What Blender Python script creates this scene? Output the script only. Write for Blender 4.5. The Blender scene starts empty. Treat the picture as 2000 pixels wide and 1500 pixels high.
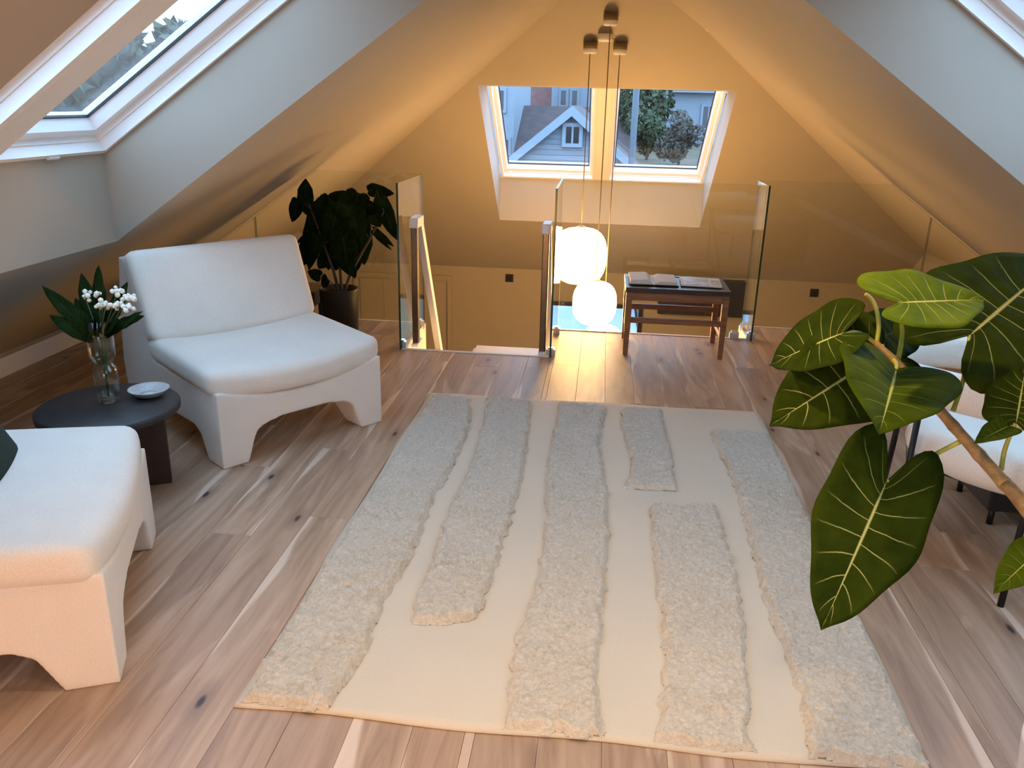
import bpy, bmesh, math, random
import numpy as np
from mathutils import Vector, Matrix
random.seed(7); rng = np.random.default_rng(7)
SC = bpy.context.scene; COL = SC.collection
PI = math.pi

# ------------------------------------------------------------------ camera
def cam_axes(yaw, pit, rol):
    cy, sy = math.cos(yaw), math.sin(yaw)
    f = Vector((-sy, cy, 0)); r = Vector((cy, sy, 0)); u = Vector((0, 0, 1))
    F = f*math.cos(pit) - u*math.sin(pit); U = f*math.sin(pit) + u*math.cos(pit)
    return r*math.cos(rol) + U*math.sin(rol), U*math.cos(rol) - r*math.sin(rol), F
R_, U_, F_ = cam_axes(math.radians(5.8766), math.radians(19.0505), math.radians(1.3837))
cd = bpy.data.cameras.new('camera'); cam = bpy.data.objects.new('camera', cd); COL.objects.link(cam)
m = Matrix((R_, U_, -F_)).transposed().to_4x4(); m.translation = Vector((0, 0, 1.48)); cam.matrix_world = m
cd.sensor_width = 36.0; cd.sensor_fit = 'HORIZONTAL'; cd.lens = 1593.0/2000*36; cd.clip_start = 0.02; cd.clip_end = 500
SC.camera = cam

# ------------------------------------------------------------------ world, exposure
W = bpy.data.worlds.new('World'); SC.world = W; W.use_nodes = True
nt = W.node_tree; nt.nodes.clear()
wo = nt.nodes.new('ShaderNodeOutputWorld'); bg = nt.nodes.new('ShaderNodeBackground')
tc = nt.nodes.new('ShaderNodeTexCoord'); sp = nt.nodes.new('ShaderNodeSeparateXYZ')
rp = nt.nodes.new('ShaderNodeValToRGB')
rp.color_ramp.elements[0].position = 0.0; rp.color_ramp.elements[0].color = (0.42, 0.63, 0.88, 1)
rp.color_ramp.elements[1].position = 0.6; rp.color_ramp.elements[1].color = (0.37, 0.57, 0.86, 1)
nt.links.new(tc.outputs['Generated'], sp.inputs[0]); nt.links.new(sp.outputs['Z'], rp.inputs[0])
nt.links.new(rp.outputs[0], bg.inputs[0]); bg.inputs[1].default_value = 6.2
nt.links.new(bg.outputs[0], wo.inputs[0])
SC.view_settings.view_transform = 'Standard'; SC.view_settings.look = 'None'
SC.view_settings.gamma = 1.0; SC.view_settings.use_curve_mapping = False
SC.view_settings.exposure = 0.42
SC.cycles.max_bounces = 8; SC.cycles.diffuse_bounces = 5; SC.cycles.glossy_bounces = 4
SC.cycles.transparent_max_bounces = 24; SC.cycles.sample_clamp_indirect = 6.0
SC.cycles.caustics_reflective = False; SC.cycles.caustics_refractive = False

# ------------------------------------------------------------------ materials
MATS = {}
def nm(name):
    mt = bpy.data.materials.new(name); mt.use_nodes = True; MATS[name] = mt
    n = mt.node_tree; b = n.nodes['Principled BSDF']; return mt, n, b
def L(n, a, b): n.links.new(a, b)
def noise_node(n, scale, detail=4, rough=.55, vec=None, dist=0):
    t = n.nodes.new('ShaderNodeTexNoise'); t.inputs['Scale'].default_value = scale
    t.inputs['Detail'].default_value = detail; t.inputs['Roughness'].default_value = rough; t.inputs['Distortion'].default_value = dist
    if vec is not None: L(n, vec, t.inputs['Vector'])
    return t
def ramp(n, fac, stops):
    r = n.nodes.new('ShaderNodeValToRGB'); e = r.color_ramp.elements
    while len(e) < len(stops): e.new(0.5)
    for i, (p, c) in enumerate(stops): e[i].position = p; e[i].color = (*c, 1)
    if fac is not None: L(n, fac, r.inputs[0])
    return r
def bump(n, b, h, strength=.3, dist=.01):
    bp = n.nodes.new('ShaderNodeBump'); bp.inputs['Strength'].default_value = strength; bp.inputs['Distance'].default_value = dist
    L(n, h, bp.inputs['Height']); L(n, bp.outputs[0], b.inputs['Normal']); return bp
def mixc(n, fac, a, b, mode='MIX'):
    x = n.nodes.new('ShaderNodeMix'); x.data_type = 'RGBA'; x.blend_type = mode
    if hasattr(fac, 'node'): L(n, fac, x.inputs[0])
    else: x.inputs[0].default_value = fac
    for s, v in ((6, a), (7, b)):
        if hasattr(v, 'node'): L(n, v, x.inputs[s])
        else: x.inputs[s].default_value = (*v, 1)
    return x.outputs[2]
def mth(n, op, a, b=None, c=None):
    x = n.nodes.new('ShaderNodeMath'); x.operation = op
    for i, v in enumerate((a, b, c)):
        if v is None: continue
        if hasattr(v, 'node'): L(n, v, x.inputs[i])
        else: x.inputs[i].default_value = v
    return x.outputs[0]
def simple(name, col, rough=.5, metal=0, var=.08, scale=30, bmp=0, bscale=200, sheen=0):
    mt, n, b = nm(name)
    tcn = n.nodes.new('ShaderNodeTexCoord')
    t = noise_node(n, scale, 3, vec=tcn.outputs['Object'])
    lo = tuple(c*(1-var) for c in col); hi = tuple(min(1, c*(1+var)) for c in col)
    r = ramp(n, t.outputs[0], [(.3, lo), (.7, hi)]); L(n, r.outputs[0], b.inputs['Base Color'])
    b.inputs['Roughness'].default_value = rough; b.inputs['Metallic'].default_value = metal
    if sheen: b.inputs['Sheen Weight'].default_value = sheen
    if bmp:
        t2 = noise_node(n, bscale, 3, vec=tcn.outputs['Object']); bump(n, b, t2.outputs[0], bmp, .004)
    return mt
simple('lining', (.42, .39, .34), .6, var=.02, scale=3)
simple('paint', (.37, .325, .255), .75, var=.02, scale=3, bmp=.05, bscale=60)
simple('white_paint', (.82, .80, .76), .35, var=.02, scale=4)
simple('sash_white', (.86, .86, .85), .25, var=.02, scale=4)
simple('black_rubber', (.01, .011, .013), .5)
simple('black_plastic', (.012, .010, .010), .35)
simple('black_metal', (.010, .010, .011), .38, metal=.3)
simple('chrome_dark_reflect', (.16, .13, .10), .28, metal=.9, var=.1)  # chrome of the newels, its dark reflections put into the base colour
simple('chrome', (.75, .75, .74), .18, metal=1, var=.02)
simple('dark_table', (.030, .026, .026), .45, var=.2, scale=18)
simple('table_leg', (.045, .018, .010), .5, var=.25, scale=20)
simple('black_pot', (.008, .008, .008), .45)
simple('white_pot', (.75, .73, .70), .45, var=.04)
simple('soil', (.03, .02, .013), .95, var=.4, scale=80, bmp=.6, bscale=90)
simple('green_velvet', (.004, .017, .011), .9, var=.3, scale=60)
simple('paper', (.80, .79, .76), .7, var=.03)
simple('ceramic', (.55, .54, .51), .35, var=.15, scale=120)
simple('petal', (.85, .83, .70), .6, var=.06)
simple('stem_green', (.05, .085, .025), .5, var=.2)
simple('petiole', (.42, .42, .06), .45, var=.12, scale=40)
simple('stair_white', (.78, .74, .68), .4, var=.03)
simple('cord', (.16, .10, .04), .6)
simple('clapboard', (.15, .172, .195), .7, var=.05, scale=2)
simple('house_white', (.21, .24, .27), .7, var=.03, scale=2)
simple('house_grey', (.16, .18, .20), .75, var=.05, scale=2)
simple('roof_brown', (.070, .050, .047), .9, var=.25, scale=3, bmp=.3, bscale=20)
simple('roof_red', (.13, .055, .045), .9, var=.2, scale=3)
simple('dark_glass', (.012, .014, .02), .12)
simple('lawn', (.075, .062, .030), .95, var=.3, scale=.8)
simple('tree_leaf', (.040, .060, .026), .8, var=.35, scale=1.2)
simple('shrub_leaf', (.070, .062, .044), .85, var=.35, scale=2)
simple('bark', (.08, .06, .05), .9, var=.3, scale=8)
simple('post_grey', (.07, .08, .095), .6)
simple('lower_floor', (.40, .28, .18), .5, var=.1, scale=4)

def boucle():
    mt, n, b = nm('boucle'); tcn = n.nodes.new('ShaderNodeTexCoord')
    t = noise_node(n, 260, 4, .7, tcn.outputs['Object']); t2 = noise_node(n, 6, 2, vec=tcn.outputs['Object'])
    r = ramp(n, t.outputs[0], [(.25, (.76, .69, .57)), (.7, (.92, .86, .74))])
    c = mixc(n, .12, r.outputs[0], t2.outputs[0], 'MULTIPLY'); L(n, c, b.inputs['Base Color'])
    b.inputs['Roughness'].default_value = .92; b.inputs['Sheen Weight'].default_value = .25
    bump(n, b, t.outputs[0], .45, .004)
boucle()
def wood_furn(name, dark, light, scale=1.0):
    mt, n, b = nm(name); tcn = n.nodes.new('ShaderNodeTexCoord'); mp = n.nodes.new('ShaderNodeMapping')
    mp.inputs['Scale'].default_value = (4*scale, 60*scale, 60*scale); L(n, tcn.outputs['Object'], mp.inputs[0])
    t = noise_node(n, 1.0, 4, .6, mp.outputs[0], .6)
    r = ramp(n, t.outputs[0], [(.3, dark), (.7, light)]); L(n, r.outputs[0], b.inputs['Base Color']); b.inputs['Roughness'].default_value = .42
wood_furn('teak', (.16, .062, .022), (.30, .135, .055))
simple('teak_dark', (.035, .018, .012), .4, var=.3, scale=25)

def plank_mat():
    mt, n, b = nm('oak_plank'); tcn = n.nodes.new('ShaderNodeTexCoord'); oi = n.nodes.new('ShaderNodeObjectInfo')
    geo = n.nodes.new('ShaderNodeNewGeometry')
    off = n.nodes.new('ShaderNodeVectorMath'); off.operation = 'SCALE'; L(n, oi.outputs['Random'], off.inputs['Scale']); off.inputs[0].default_value = (37, 53, 11)
    add = n.nodes.new('ShaderNodeVectorMath'); L(n, geo.outputs['Position'], add.inputs[0]); L(n, off.outputs[0], add.inputs[1])
    mp = n.nodes.new('ShaderNodeMapping'); mp.inputs['Scale'].default_value = (16, 1.3, 1); L(n, add.outputs[0], mp.inputs[0])
    grain = noise_node(n, 1.0, 5, .62, mp.outputs[0], .9)
    mp2 = n.nodes.new('ShaderNodeMapping'); mp2.inputs['Scale'].default_value = (90, 4, 1); L(n, add.outputs[0], mp2.inputs[0])
    fine = noise_node(n, 1.0, 3, .6, mp2.outputs[0], .2)
    mp3 = n.nodes.new('ShaderNodeMapping'); mp3.inputs['Scale'].default_value = (5.5, 1.1, 1); L(n, add.outputs[0], mp3.inputs[0])
    blot = noise_node(n, 1.0, 3, .5, mp3.outputs[0], 1.0)
    base = ramp(n, grain.outputs[0], [(.25, (.255, .168, .108)), (.48, (.43, .300, .198)), (.75, (.57, .425, .295))])
    tint = ramp(n, oi.outputs['Random'], [(0, (.80, .76, .74)), (.35, (1.0, .97, .94)), (.7, (.90, .84, .80)), (1, (1.16, 1.12, 1.06))])
    c = mixc(n, 1.0, base.outputs[0], tint.outputs[0], 'MULTIPLY')
    # pale sapwood streaks that run along some boards
    sapw = ramp(n, blot.outputs[0], [(.60, (0, 0, 0)), (.66, (1, 1, 1))])
    c = mixc(n, mth(n, 'MULTIPLY', sapw.outputs[0], .55), c, (.66, .50, .37))
    # crisp pale sapwood along one edge of a board, of changing width
    sg = n.nodes.new('ShaderNodeSeparateXYZ'); L(n, tcn.outputs['Generated'], sg.inputs[0])
    side = mth(n, 'GREATER_THAN', mth(n, 'FRACT', mth(n, 'MULTIPLY', oi.outputs['Random'], 7.3)), .5)
    e1 = mth(n, 'ABSOLUTE', mth(n, 'SUBTRACT', side, sg.outputs[0]))
    mpe = n.nodes.new('ShaderNodeMapping'); mpe.inputs['Scale'].default_value = (.6, 1.05, 1); L(n, add.outputs[0], mpe.inputs[0])
    wn_ = noise_node(n, 1.0, 2, .5, mpe.outputs[0])
    wd = mth(n, 'MULTIPLY', mth(n, 'SUBTRACT', wn_.outputs[0], .50), 1.5)
    em = mth(n, 'MULTIPLY', mth(n, 'SUBTRACT', wd, e1), 14.0); emc = n.nodes.new('ShaderNodeClamp'); L(n, em, emc.inputs[0])
    c = mixc(n, mth(n, 'MULTIPLY', emc.outputs[0], .75), c, (.74, .60, .46))
    c = mixc(n, mth(n, 'MULTIPLY', fine.outputs[0], .30), c, mixc(n, .5, c, (.12, .07, .05)))
    # knots
    mpk = n.nodes.new('ShaderNodeMapping'); mpk.inputs['Scale'].default_value = (4.2, 1.55, 1); L(n, add.outputs[0], mpk.inputs[0])
    v = n.nodes.new('ShaderNodeTexVoronoi'); v.inputs['Scale'].default_value = 1.0; v.voronoi_dimensions = '2D'; L(n, mpk.outputs[0], v.inputs['Vector'])
    kn = ramp(n, v.outputs['Distance'], [(.022, (1, 1, 1)), (.050, (0, 0, 0))])
    kr = ramp(n, v.outputs['Distance'], [(.03, (1, 1, 1)), (.17, (0, 0, 0))])
    sel = n.nodes.new('ShaderNodeSeparateColor'); L(n, v.outputs['Color'], sel.inputs[0])
    on = mth(n, 'GREATER_THAN', sel.outputs[0], .62)
    c = mixc(n, mth(n, 'MULTIPLY', mth(n, 'MULTIPLY', kr.outputs[0], on), .55), c, (.17, .095, .068))
    c = mixc(n, mth(n, 'MULTIPLY', mth(n, 'MULTIPLY', kn.outputs[0], on), .9), c, (.022, .016, .015))
    L(n, c, b.inputs['Base Color'])
    rr = ramp(n, grain.outputs[0], [(.2, (.42,)*3), (.8, (.52,)*3)]); L(n, rr.outputs[0], b.inputs['Roughness'])
    bump(n, b, fine.outputs[0], .08, .002)
plank_mat()

def rug_mat(name, pile):
    mt, n, b = nm(name); geo = n.nodes.new('ShaderNodeNewGeometry')
    t = noise_node(n, 90 if pile else 300, 5, .7, geo.outputs['Position'], .6 if pile else 0)
    t3 = noise_node(n, 3.0, 2, .5, geo.outputs['Position'])
    if pile: r = ramp(n, t.outputs[0], [(.25, (.44, .375, .28)), (.65, (.68, .60, .46))])
    else: r = ramp(n, t.outputs[0], [(.25, (.58, .495, .36)), (.7, (.67, .575, .425))])
    c = mixc(n, .10, r.outputs[0], t3.outputs[0], 'MULTIPLY'); L(n, c, b.inputs['Base Color'])
    b.inputs['Roughness'].default_value = .95; b.inputs['Sheen Weight'].default_value = .2
    bump(n, b, t.outputs[0], .6 if pile else .25, .006 if pile else .002)
rug_mat('rug_pile', True); rug_mat('rug_flat', False)

def glass_mat(name, tint, ior=1.45, gl=1.0, haze=0.0):
    mt = bpy.data.materials.new(name); mt.use_nodes = True; n = mt.node_tree; n.nodes.clear(); MATS[name] = mt
    o = n.nodes.new('ShaderNodeOutputMaterial'); mx = n.nodes.new('ShaderNodeMixShader')
    tr = n.nodes.new('ShaderNodeBsdfTransparent'); tr.inputs[0].default_value = (*tint, 1)
    g = n.nodes.new('ShaderNodeBsdfGlossy'); g.inputs['Roughness'].default_value = .02; g.inputs[0].default_value = (gl, gl, gl, 1)
    ge = n.nodes.new('ShaderNodeNewGeometry'); dt = n.nodes.new('ShaderNodeVectorMath'); dt.operation = 'DOT_PRODUCT'
    L(n, ge.outputs['Normal'], dt.inputs[0]); L(n, ge.outputs['Incoming'], dt.inputs[1])
    f0 = ((ior-1)/(ior+1))**2                              # Schlick, the same from both sides of a thin pane
    cs = mth(n, 'SUBTRACT', 1.0, mth(n, 'ABSOLUTE', dt.outputs['Value']))
    fz_ = mth(n, 'ADD', f0, mth(n, 'MULTIPLY', mth(n, 'POWER', cs, 5.0), 1-f0))
    L(n, fz_, mx.inputs[0])
    s = tr.outputs[0]
    if haze:
        df = n.nodes.new('ShaderNodeBsdfDiffuse'); df.inputs[0].default_value = (.6, .6, .6, 1)
        m2 = n.nodes.new('ShaderNodeMixShader'); m2.inputs[0].default_value = haze; L(n, s, m2.inputs[1]); L(n, df.outputs[0], m2.inputs[2]); s = m2.outputs[0]
    L(n, s, mx.inputs[1]); L(n, g.outputs[0], mx.inputs[2]); L(n, mx.outputs[0], o.inputs[0]); return mt
glass_mat('rail_glass', (.962, .975, .955))
glass_mat('window_glass', (.90, .93, .95))
glass_mat('vase_glass', (.90, .93, .90), 1.5)
simple('glass_edge', (.012, .055, .035), .15, var=.1)

def emit(name, col, s):
    mt = bpy.data.materials.new(name); mt.use_nodes = True; n = mt.node_tree; n.nodes.clear(); MATS[name] = mt
    o = n.nodes.new('ShaderNodeOutputMaterial'); e = n.nodes.new('ShaderNodeEmission')
    e.inputs[0].default_value = (*col, 1); e.inputs[1].default_value = s; L(n, e.outputs[0], o.inputs[0])
WARM = (1.0, .55, .18)
emit('lamp_glow', WARM, 35.0)
emit('floor_lamp_glow', (1.0, .44, .10), 25.0)

def leaf_mat(name, dark, light, vein, gloss=.55, vs=.8):
    mt, n, b = nm(name); uv = n.nodes.new('ShaderNodeUVMap'); s = n.nodes.new('ShaderNodeSeparateXYZ'); L(n, uv.outputs[0], s.inputs[0])
    au = mth(n, 'ABSOLUTE', mth(n, 'SUBTRACT', mth(n, 'MULTIPLY', s.outputs[0], 2), 1))
    tcn = n.nodes.new('ShaderNodeTexCoord'); nz = noise_node(n, 14, 4, .6, tcn.outputs['Object'])
    # lateral veins leave the midrib upward and curve toward the tip
    ph = mth(n, 'ADD', mth(n, 'SUBTRACT', s.outputs[1], mth(n, 'MULTIPLY', au, .03)), mth(n, 'MULTIPLY', nz.outputs[0], .025))
    ph = mth(n, 'ADD', ph, mth(n, 'MULTIPLY', mth(n, 'GREATER_THAN', s.outputs[0], .5), .04))
    fr = mth(n, 'ABSOLUTE', mth(n, 'SUBTRACT', mth(n, 'FRACT', mth(n, 'MULTIPLY', ph, 9.5)), .5))
    lat = ramp(n, fr, [(.010, (1, 1, 1)), (.034, (0, 0, 0))])
    fade = ramp(n, au, [(.35, (1, 1, 1)), (.92, (0, 0, 0))])
    mid = ramp(n, au, [(.010, (1, 1, 1)), (.034, (0, 0, 0))])
    base = ramp(n, nz.outputs[0], [(.3, dark), (.72, light)])
    c = mixc(n, mth(n, 'MULTIPLY', mth(n, 'MULTIPLY', lat.outputs[0], fade.outputs[0]), vs), base.outputs[0], vein)
    c = mixc(n, mid.outputs[0], c, vein)
    L(n, c, b.inputs['Base Color']); b.inputs['Roughness'].default_value = gloss; b.inputs['Specular IOR Level'].default_value = .10; b.inputs['IOR'].default_value = 1.15
    hsum = mth(n, 'ADD', mth(n, 'MULTIPLY', fr, 2.0), mth(n, 'MULTIPLY', nz.outputs[0], .35))
    bump(n, b, hsum, .35, .004)
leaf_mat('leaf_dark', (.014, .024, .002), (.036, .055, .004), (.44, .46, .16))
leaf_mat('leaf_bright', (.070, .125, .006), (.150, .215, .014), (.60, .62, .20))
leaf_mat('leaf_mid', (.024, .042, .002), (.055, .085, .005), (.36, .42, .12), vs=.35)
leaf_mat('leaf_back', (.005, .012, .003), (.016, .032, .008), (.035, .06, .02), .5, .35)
simple('branch', (.26, .165, .06), .6, var=.35, scale=60, bmp=.4, bscale=70)

# ------------------------------------------------------------------ mesh helpers
def link(o, parent=None, loc=None):
    COL.objects.link(o)
    if parent is not None: o.parent = parent
    if loc is not None: o.location = loc
    return o
def mat_of(mt): return MATS[mt] if isinstance(mt, str) else mt
def mesh(name, verts, faces, mt, parent=None, smooth=False, uvs=None, loc=None):
    me = bpy.data.meshes.new(name); me.from_pydata([tuple(map(float, v)) for v in verts], [], faces); me.update()
    for x in (mt if isinstance(mt, (list, tuple)) else [mt]): me.materials.append(mat_of(x))
    if smooth: me.polygons.foreach_set('use_smooth', [True]*len(me.polygons))
    if uvs is not None:
        l = me.uv_layers.new(name='UVMap')
        for p in me.polygons:
            for li in p.loop_indices: l.data[li].uv = uvs[me.loops[li].vertex_index]
    return link(bpy.data.objects.new(name, me), parent, loc)
def bm_obj(name, bm, mt, parent=None, smooth=False, loc=None):
    me = bpy.data.meshes.new(name); bmesh.ops.recalc_face_normals(bm, faces=bm.faces); bm.to_mesh(me); bm.free()
    for x in (mt if isinstance(mt, (list, tuple)) else [mt]): me.materials.append(mat_of(x))
    if smooth: me.polygons.foreach_set('use_smooth', [True]*len(me.polygons))
    return link(bpy.data.objects.new(name, me), parent, loc)
def add_box(bm, lo, hi, mtx=None):
    r = bmesh.ops.create_cube(bm, size=1.0)
    for v in r['verts']:
        v.co = Vector([lo[i] + (v.co[i]+.5)*(hi[i]-lo[i]) for i in range(3)])
        if mtx is not None: v.co = mtx @ v.co
    return r['verts']
def box(name, lo, hi, mt, parent=None, bev=0, mtx=None, seg=2):
    bm = bmesh.new(); add_box(bm, lo, hi)
    if bev: bmesh.ops.bevel(bm, geom=list(bm.edges), offset=bev, segments=seg, profile=.5, affect='EDGES')
    if mtx is not None: bmesh.ops.transform(bm, matrix=mtx, verts=bm.verts)
    return bm_obj(name, bm, mt, parent, smooth=False)
def tube_data(pts, rad, n=10, caps=True):
    pts = [Vector(p) for p in pts]; k = len(pts)
    if not isinstance(rad, (list, tuple)): rad = [rad]*k
    V, Fc = [], []
    up = None
    for i, p in enumerate(pts):
        t = (pts[min(i+1, k-1)] - pts[max(i-1, 0)]).normalized()
        if up is None: up = Vector((0, 0, 1)) if abs(t.z) < .9 else Vector((1, 0, 0))
        x = t.cross(up).normalized(); y = x.cross(t).normalized(); up = y
        for j in range(n):
            a = 2*PI*j/n; V.append(p + (x*math.cos(a) + y*math.sin(a))*rad[i])
    for i in range(k-1):
        for j in range(n):
            a = i*n+j; b = i*n+(j+1) % n; Fc.append((a, b, b+n, a+n))
    if caps: Fc.append(tuple(range(n-1, -1, -1))); Fc.append(tuple(range((k-1)*n, k*n)))
    return V, Fc
def tube(name, pts, rad, mt, parent=None, n=10): 
    V, Fc = tube_data(pts, rad, n); return mesh(name, V, Fc, mt, parent, smooth=True)
def lathe(name, prof, mt, parent=None, n=32, loc=None, smooth=True):
    V, Fc = [], []
    for r, z in prof:
        for j in range(n): V.append((r*math.cos(2*PI*j/n), r*math.sin(2*PI*j/n), z))
    for i in range(len(prof)-1):
        for j in range(n):
            a = i*n+j; b = i*n+(j+1) % n; Fc.append((a, b, b+n, a+n))
    if prof[0][0] > 1e-5: Fc.append(tuple(range(n-1, -1, -1)))
    if prof[-1][0] > 1e-5: Fc.append(tuple(range((len(prof)-1)*n, len(prof)*n)))
    return mesh(name, V, Fc, mt, parent, smooth, loc=loc)
def soft_box(hx, hy, hz, r, n=14, nz=None, puff=0.0, warp=None, edge_pow=1.0):
    """dense rounded box, half sizes, corner radius r; returns verts, faces"""
    nz = nz or max(4, n//3); bm = bmesh.new()
    idx = {}; V = []; Fc = []
    def vid(p):
        k = tuple(round(c, 6) for c in p)
        if k not in idx: idx[k] = len(V); V.append(Vector(p))
        return idx[k]
    def lin(k): return [-1 + 2*i/k for i in range(k+1)]
    for ax in range(3):
        a, b = [(1, 2), (0, 2), (0, 1)][ax]; na = n if a != 2 else nz; nb = n if b != 2 else nz
        la, lb = lin(na), lin(nb)
        for s in (-1, 1):
            for i in range(na):
                for j in range(nb):
                    q = []
                    for (u, v) in ((la[i], lb[j]), (la[i+1], lb[j]), (la[i+1], lb[j+1]), (la[i], lb[j+1])):
                        p = [0, 0, 0]; p[ax] = s; p[a] = u; p[b] = v; q.append(vid(p))
                    Fc.append(tuple(q))
    H = (hx, hy, hz); out = []
    for p in V:
        w = Vector([p[i]*H[i] for i in range(3)]); inn = Vector([max(-(H[i]-min(r, H[i]*.999)), min(H[i]-min(r, H[i]*.999), w[i])) for i in range(3)])
        d = w - inn
        if d.length > 1e-9: w = inn + d.normalized()*min(r, max(d.length, r if d.length > 1e-6 else 0))
        if puff: w.z += puff*(1-(w.x/hx)**2)*(1-(w.y/hy)**2)*(w.z/hz)
        if warp: w = warp(w)
        out.append(w)
    bm.free(); return out, Fc
def fix_normals(o):
    bm = bmesh.new(); bm.from_mesh(o.data); bmesh.ops.recalc_face_normals(bm, faces=bm.faces); bm.to_mesh(o.data); bm.free(); return o
def soft(name, args, mt, parent=None, **kw):
    V, Fc = soft_box(*args, **kw); return fix_normals(mesh(name, V, Fc, mt, parent, smooth=True))
def tag(o, label=None, cat=None, group=None, kind=None):
    if label: o['label'] = label
    if cat: o['category'] = cat
    if group: o['group'] = group
    if kind: o['kind'] = kind
    return o
def thing(name, label, cat, loc=(0, 0, 0), rz=0, group=None):
    o = bpy.data.objects.new(name, None); COL.objects.link(o); o.empty_display_size = .1
    o.location = loc; o.rotation_euler = (0, 0, rz); return tag(o, label, cat, group)
def setting(name):
    o = bpy.data.objects.new(name, None); COL.objects.link(o); o.empty_display_size = .1; o['kind'] = 'structure'; return o
def struct(name, verts, faces, mt, smooth=False): return tag(mesh(name, verts, faces, mt, None, smooth), kind='structure')
def copy_tree(o, parent=None):
    c = o.copy(); COL.objects.link(c)
    if parent is not None: c.parent = parent
    for ch in list(o.children): copy_tree(ch, c)
    return c
def baked(o):
    """apply modifiers of o"""
    dg = bpy.context.evaluated_depsgraph_get(); dg.update(); ev = o.evaluated_get(dg)
    me = bpy.data.meshes.new_from_object(ev); o.modifiers.clear(); o.data = me; return o

def catmull(pts, n=6):
    pts = [Vector(p) for p in pts]; out = []
    for i in range(len(pts)-1):
        p0 = pts[max(i-1, 0)]; p1 = pts[i]; p2 = pts[i+1]; p3 = pts[min(i+2, len(pts)-1)]
        for k in range(n):
            t = k/n; out.append(.5*((2*p1) + (p2-p0)*t + (2*p0-5*p1+4*p2-p3)*t*t + (3*p1-p0-3*p2+p3)*t**3))
    out.append(pts[-1]); return out
# ------------------------------------------------------------------ the room
RZ, TS = 2.38, .705                                   # ridge height, roof slope
def roof_z(x): return RZ - TS*abs(x)
YK, ZK, T2 = 9.0, -.28, .80                           # far wall, its top, slope above it
def far_z(y): return ZK + T2*(YK-y)
KX = 3.2; YN = -2.6
YL, YR = 5.55, 5.85                                   # where the two ceiling slopes end

# sub floor (slab) with stair notch: footprint rectangles
STX0, STX1, STY = -1.20, -.262, 4.800
EDGE_L, EDGE_M, EDGE_R = 5.45, 5.45, 5.80; XR = 1.05
floor = tag(None or bpy.data.objects.new('floor', None), kind='structure'); COL.objects.link(floor)
for (x0, x1, y0, y1) in ((-KX-.05, STX0, YN, EDGE_L), (STX0, STX1, YN, STY), (STX1, XR, YN, EDGE_M), (XR, KX+.05, YN, EDGE_R)):
    box('floor_slab', (x0, y0, -.28), (x1, y1, -.016), 'paint', floor)
# planks, 156 mm boards along y
PW = .1563; X0 = -.0805
def plank_end(xc):
    if xc < STX0: return EDGE_L
    if xc < STX1: return STY
    if xc < XR: return EDGE_M
    return EDGE_R
pk = 0
for i in range(-21, 22):
    a = X0 + i*PW; b = a + PW
    cuts = [a, b]
    for s in (STX0, STX1, XR):
        if a + .01 < s < b - .01: cuts.append(s)
    cuts = sorted(cuts)
    r0 = random.Random(i*13+5)
    y = YN + 1.2 + r0.random()*1.4 - .4
    joints = []
    while y < 5.9: joints.append(y); y += 1.75 + r0.random()*.5
    for c0, c1 in zip(cuts[:-1], cuts[1:]):
        c0 = max(c0, -KX); c1 = min(c1, KX)
        if c1 - c0 < .01: continue
        e = plank_end((c0+c1)/2); ys = [YN] + [j for j in joints if j < e - .15] + [e]
        for y0, y1 in zip(ys[:-1], ys[1:]):
            g = .0004; h = random.uniform(-.0006, .0006)
            box('plank', (c0+g, y0+g, -.016), (c1-g, y1-g, h), 'oak_plank', floor, bev=.0009, seg=1)
# white edge trims around the opening
def trim(n, lo, hi): tag(box('trim_%d' % n, lo, hi, 'stair_white', bev=.003), kind='structure')
trim(1, (STX0-.0, STY, -.30), (STX1, STY+.022, .006))
trim(2, (STX1-.022, STY+.022, -.30), (STX1, EDGE_M, .006))
trim(3, (STX1, EDGE_M, -.30), (XR+.0, EDGE_M+.022, .006))
trim(4, (XR-.022, EDGE_M+.022, -.30), (XR, EDGE_R+.022, .006))
trim(5, (XR, EDGE_R, -.30), (KX, EDGE_R+.022, .004))
trim(6, (STX0, STY+.022, -.30), (STX0+.022, EDGE_L, .006))
trim(7, (-KX, EDGE_L, -.30), (STX0, EDGE_L+.022, .004))

MX0, MX1, MY0, MY1 = .48, 2.18, 1.70, 3.50            # roof window wells (|x|, y)
MYN0, MYN1 = -1.35, .45                               # second pair of wells, unseen, added to let in more sky light
STEP = {-1: 0.0, 1: .05}                              # the right slope sets back a little past the railing
def hip_y(sgn, x): return (ZK + T2*YK - (roof_z(x)+STEP[sgn]))/T2
def slope_side(name, sgn, yend):
    xs = [0, MX0, MX1, KX]; ys = [YN, MYN0, MYN1, MY0, MY1, yend]; V = []; Fc = []
    for x in xs:
        for y in ys: V.append((sgn*x, y, roof_z(x)))
    for i in range(3):
        for j in range(5):
            if i == 1 and j in (1, 3): continue
            q = (i*6+j, (i+1)*6+j, (i+1)*6+j+1, i*6+j+1); Fc.append(q if sgn < 0 else q[::-1])
    d = STEP[sgn]; k = len(V)                          # slope goes on beyond the railing up to the hip
    V += [(0, min(yend, hip_y(sgn, 0)), RZ+d), (sgn*KX, yend, roof_z(KX)+d), (sgn*KX, hip_y(sgn, KX), roof_z(KX)+d), (0, hip_y(sgn, 0), RZ+d)]
    if sgn > 0:                                        # where the hip crosses y = yend on the stepped plane
        xc = (RZ+d-(ZK+T2*(YK-yend)))/TS; V[k] = (xc, yend, roof_z(xc)+d); V[k+3] = (xc, yend, roof_z(xc)+d); Fc.append((k, k+1, k+2))
    else: Fc.append((k, k+1, k+2, k+3))
    struct(name, V, Fc, 'paint')
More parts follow.
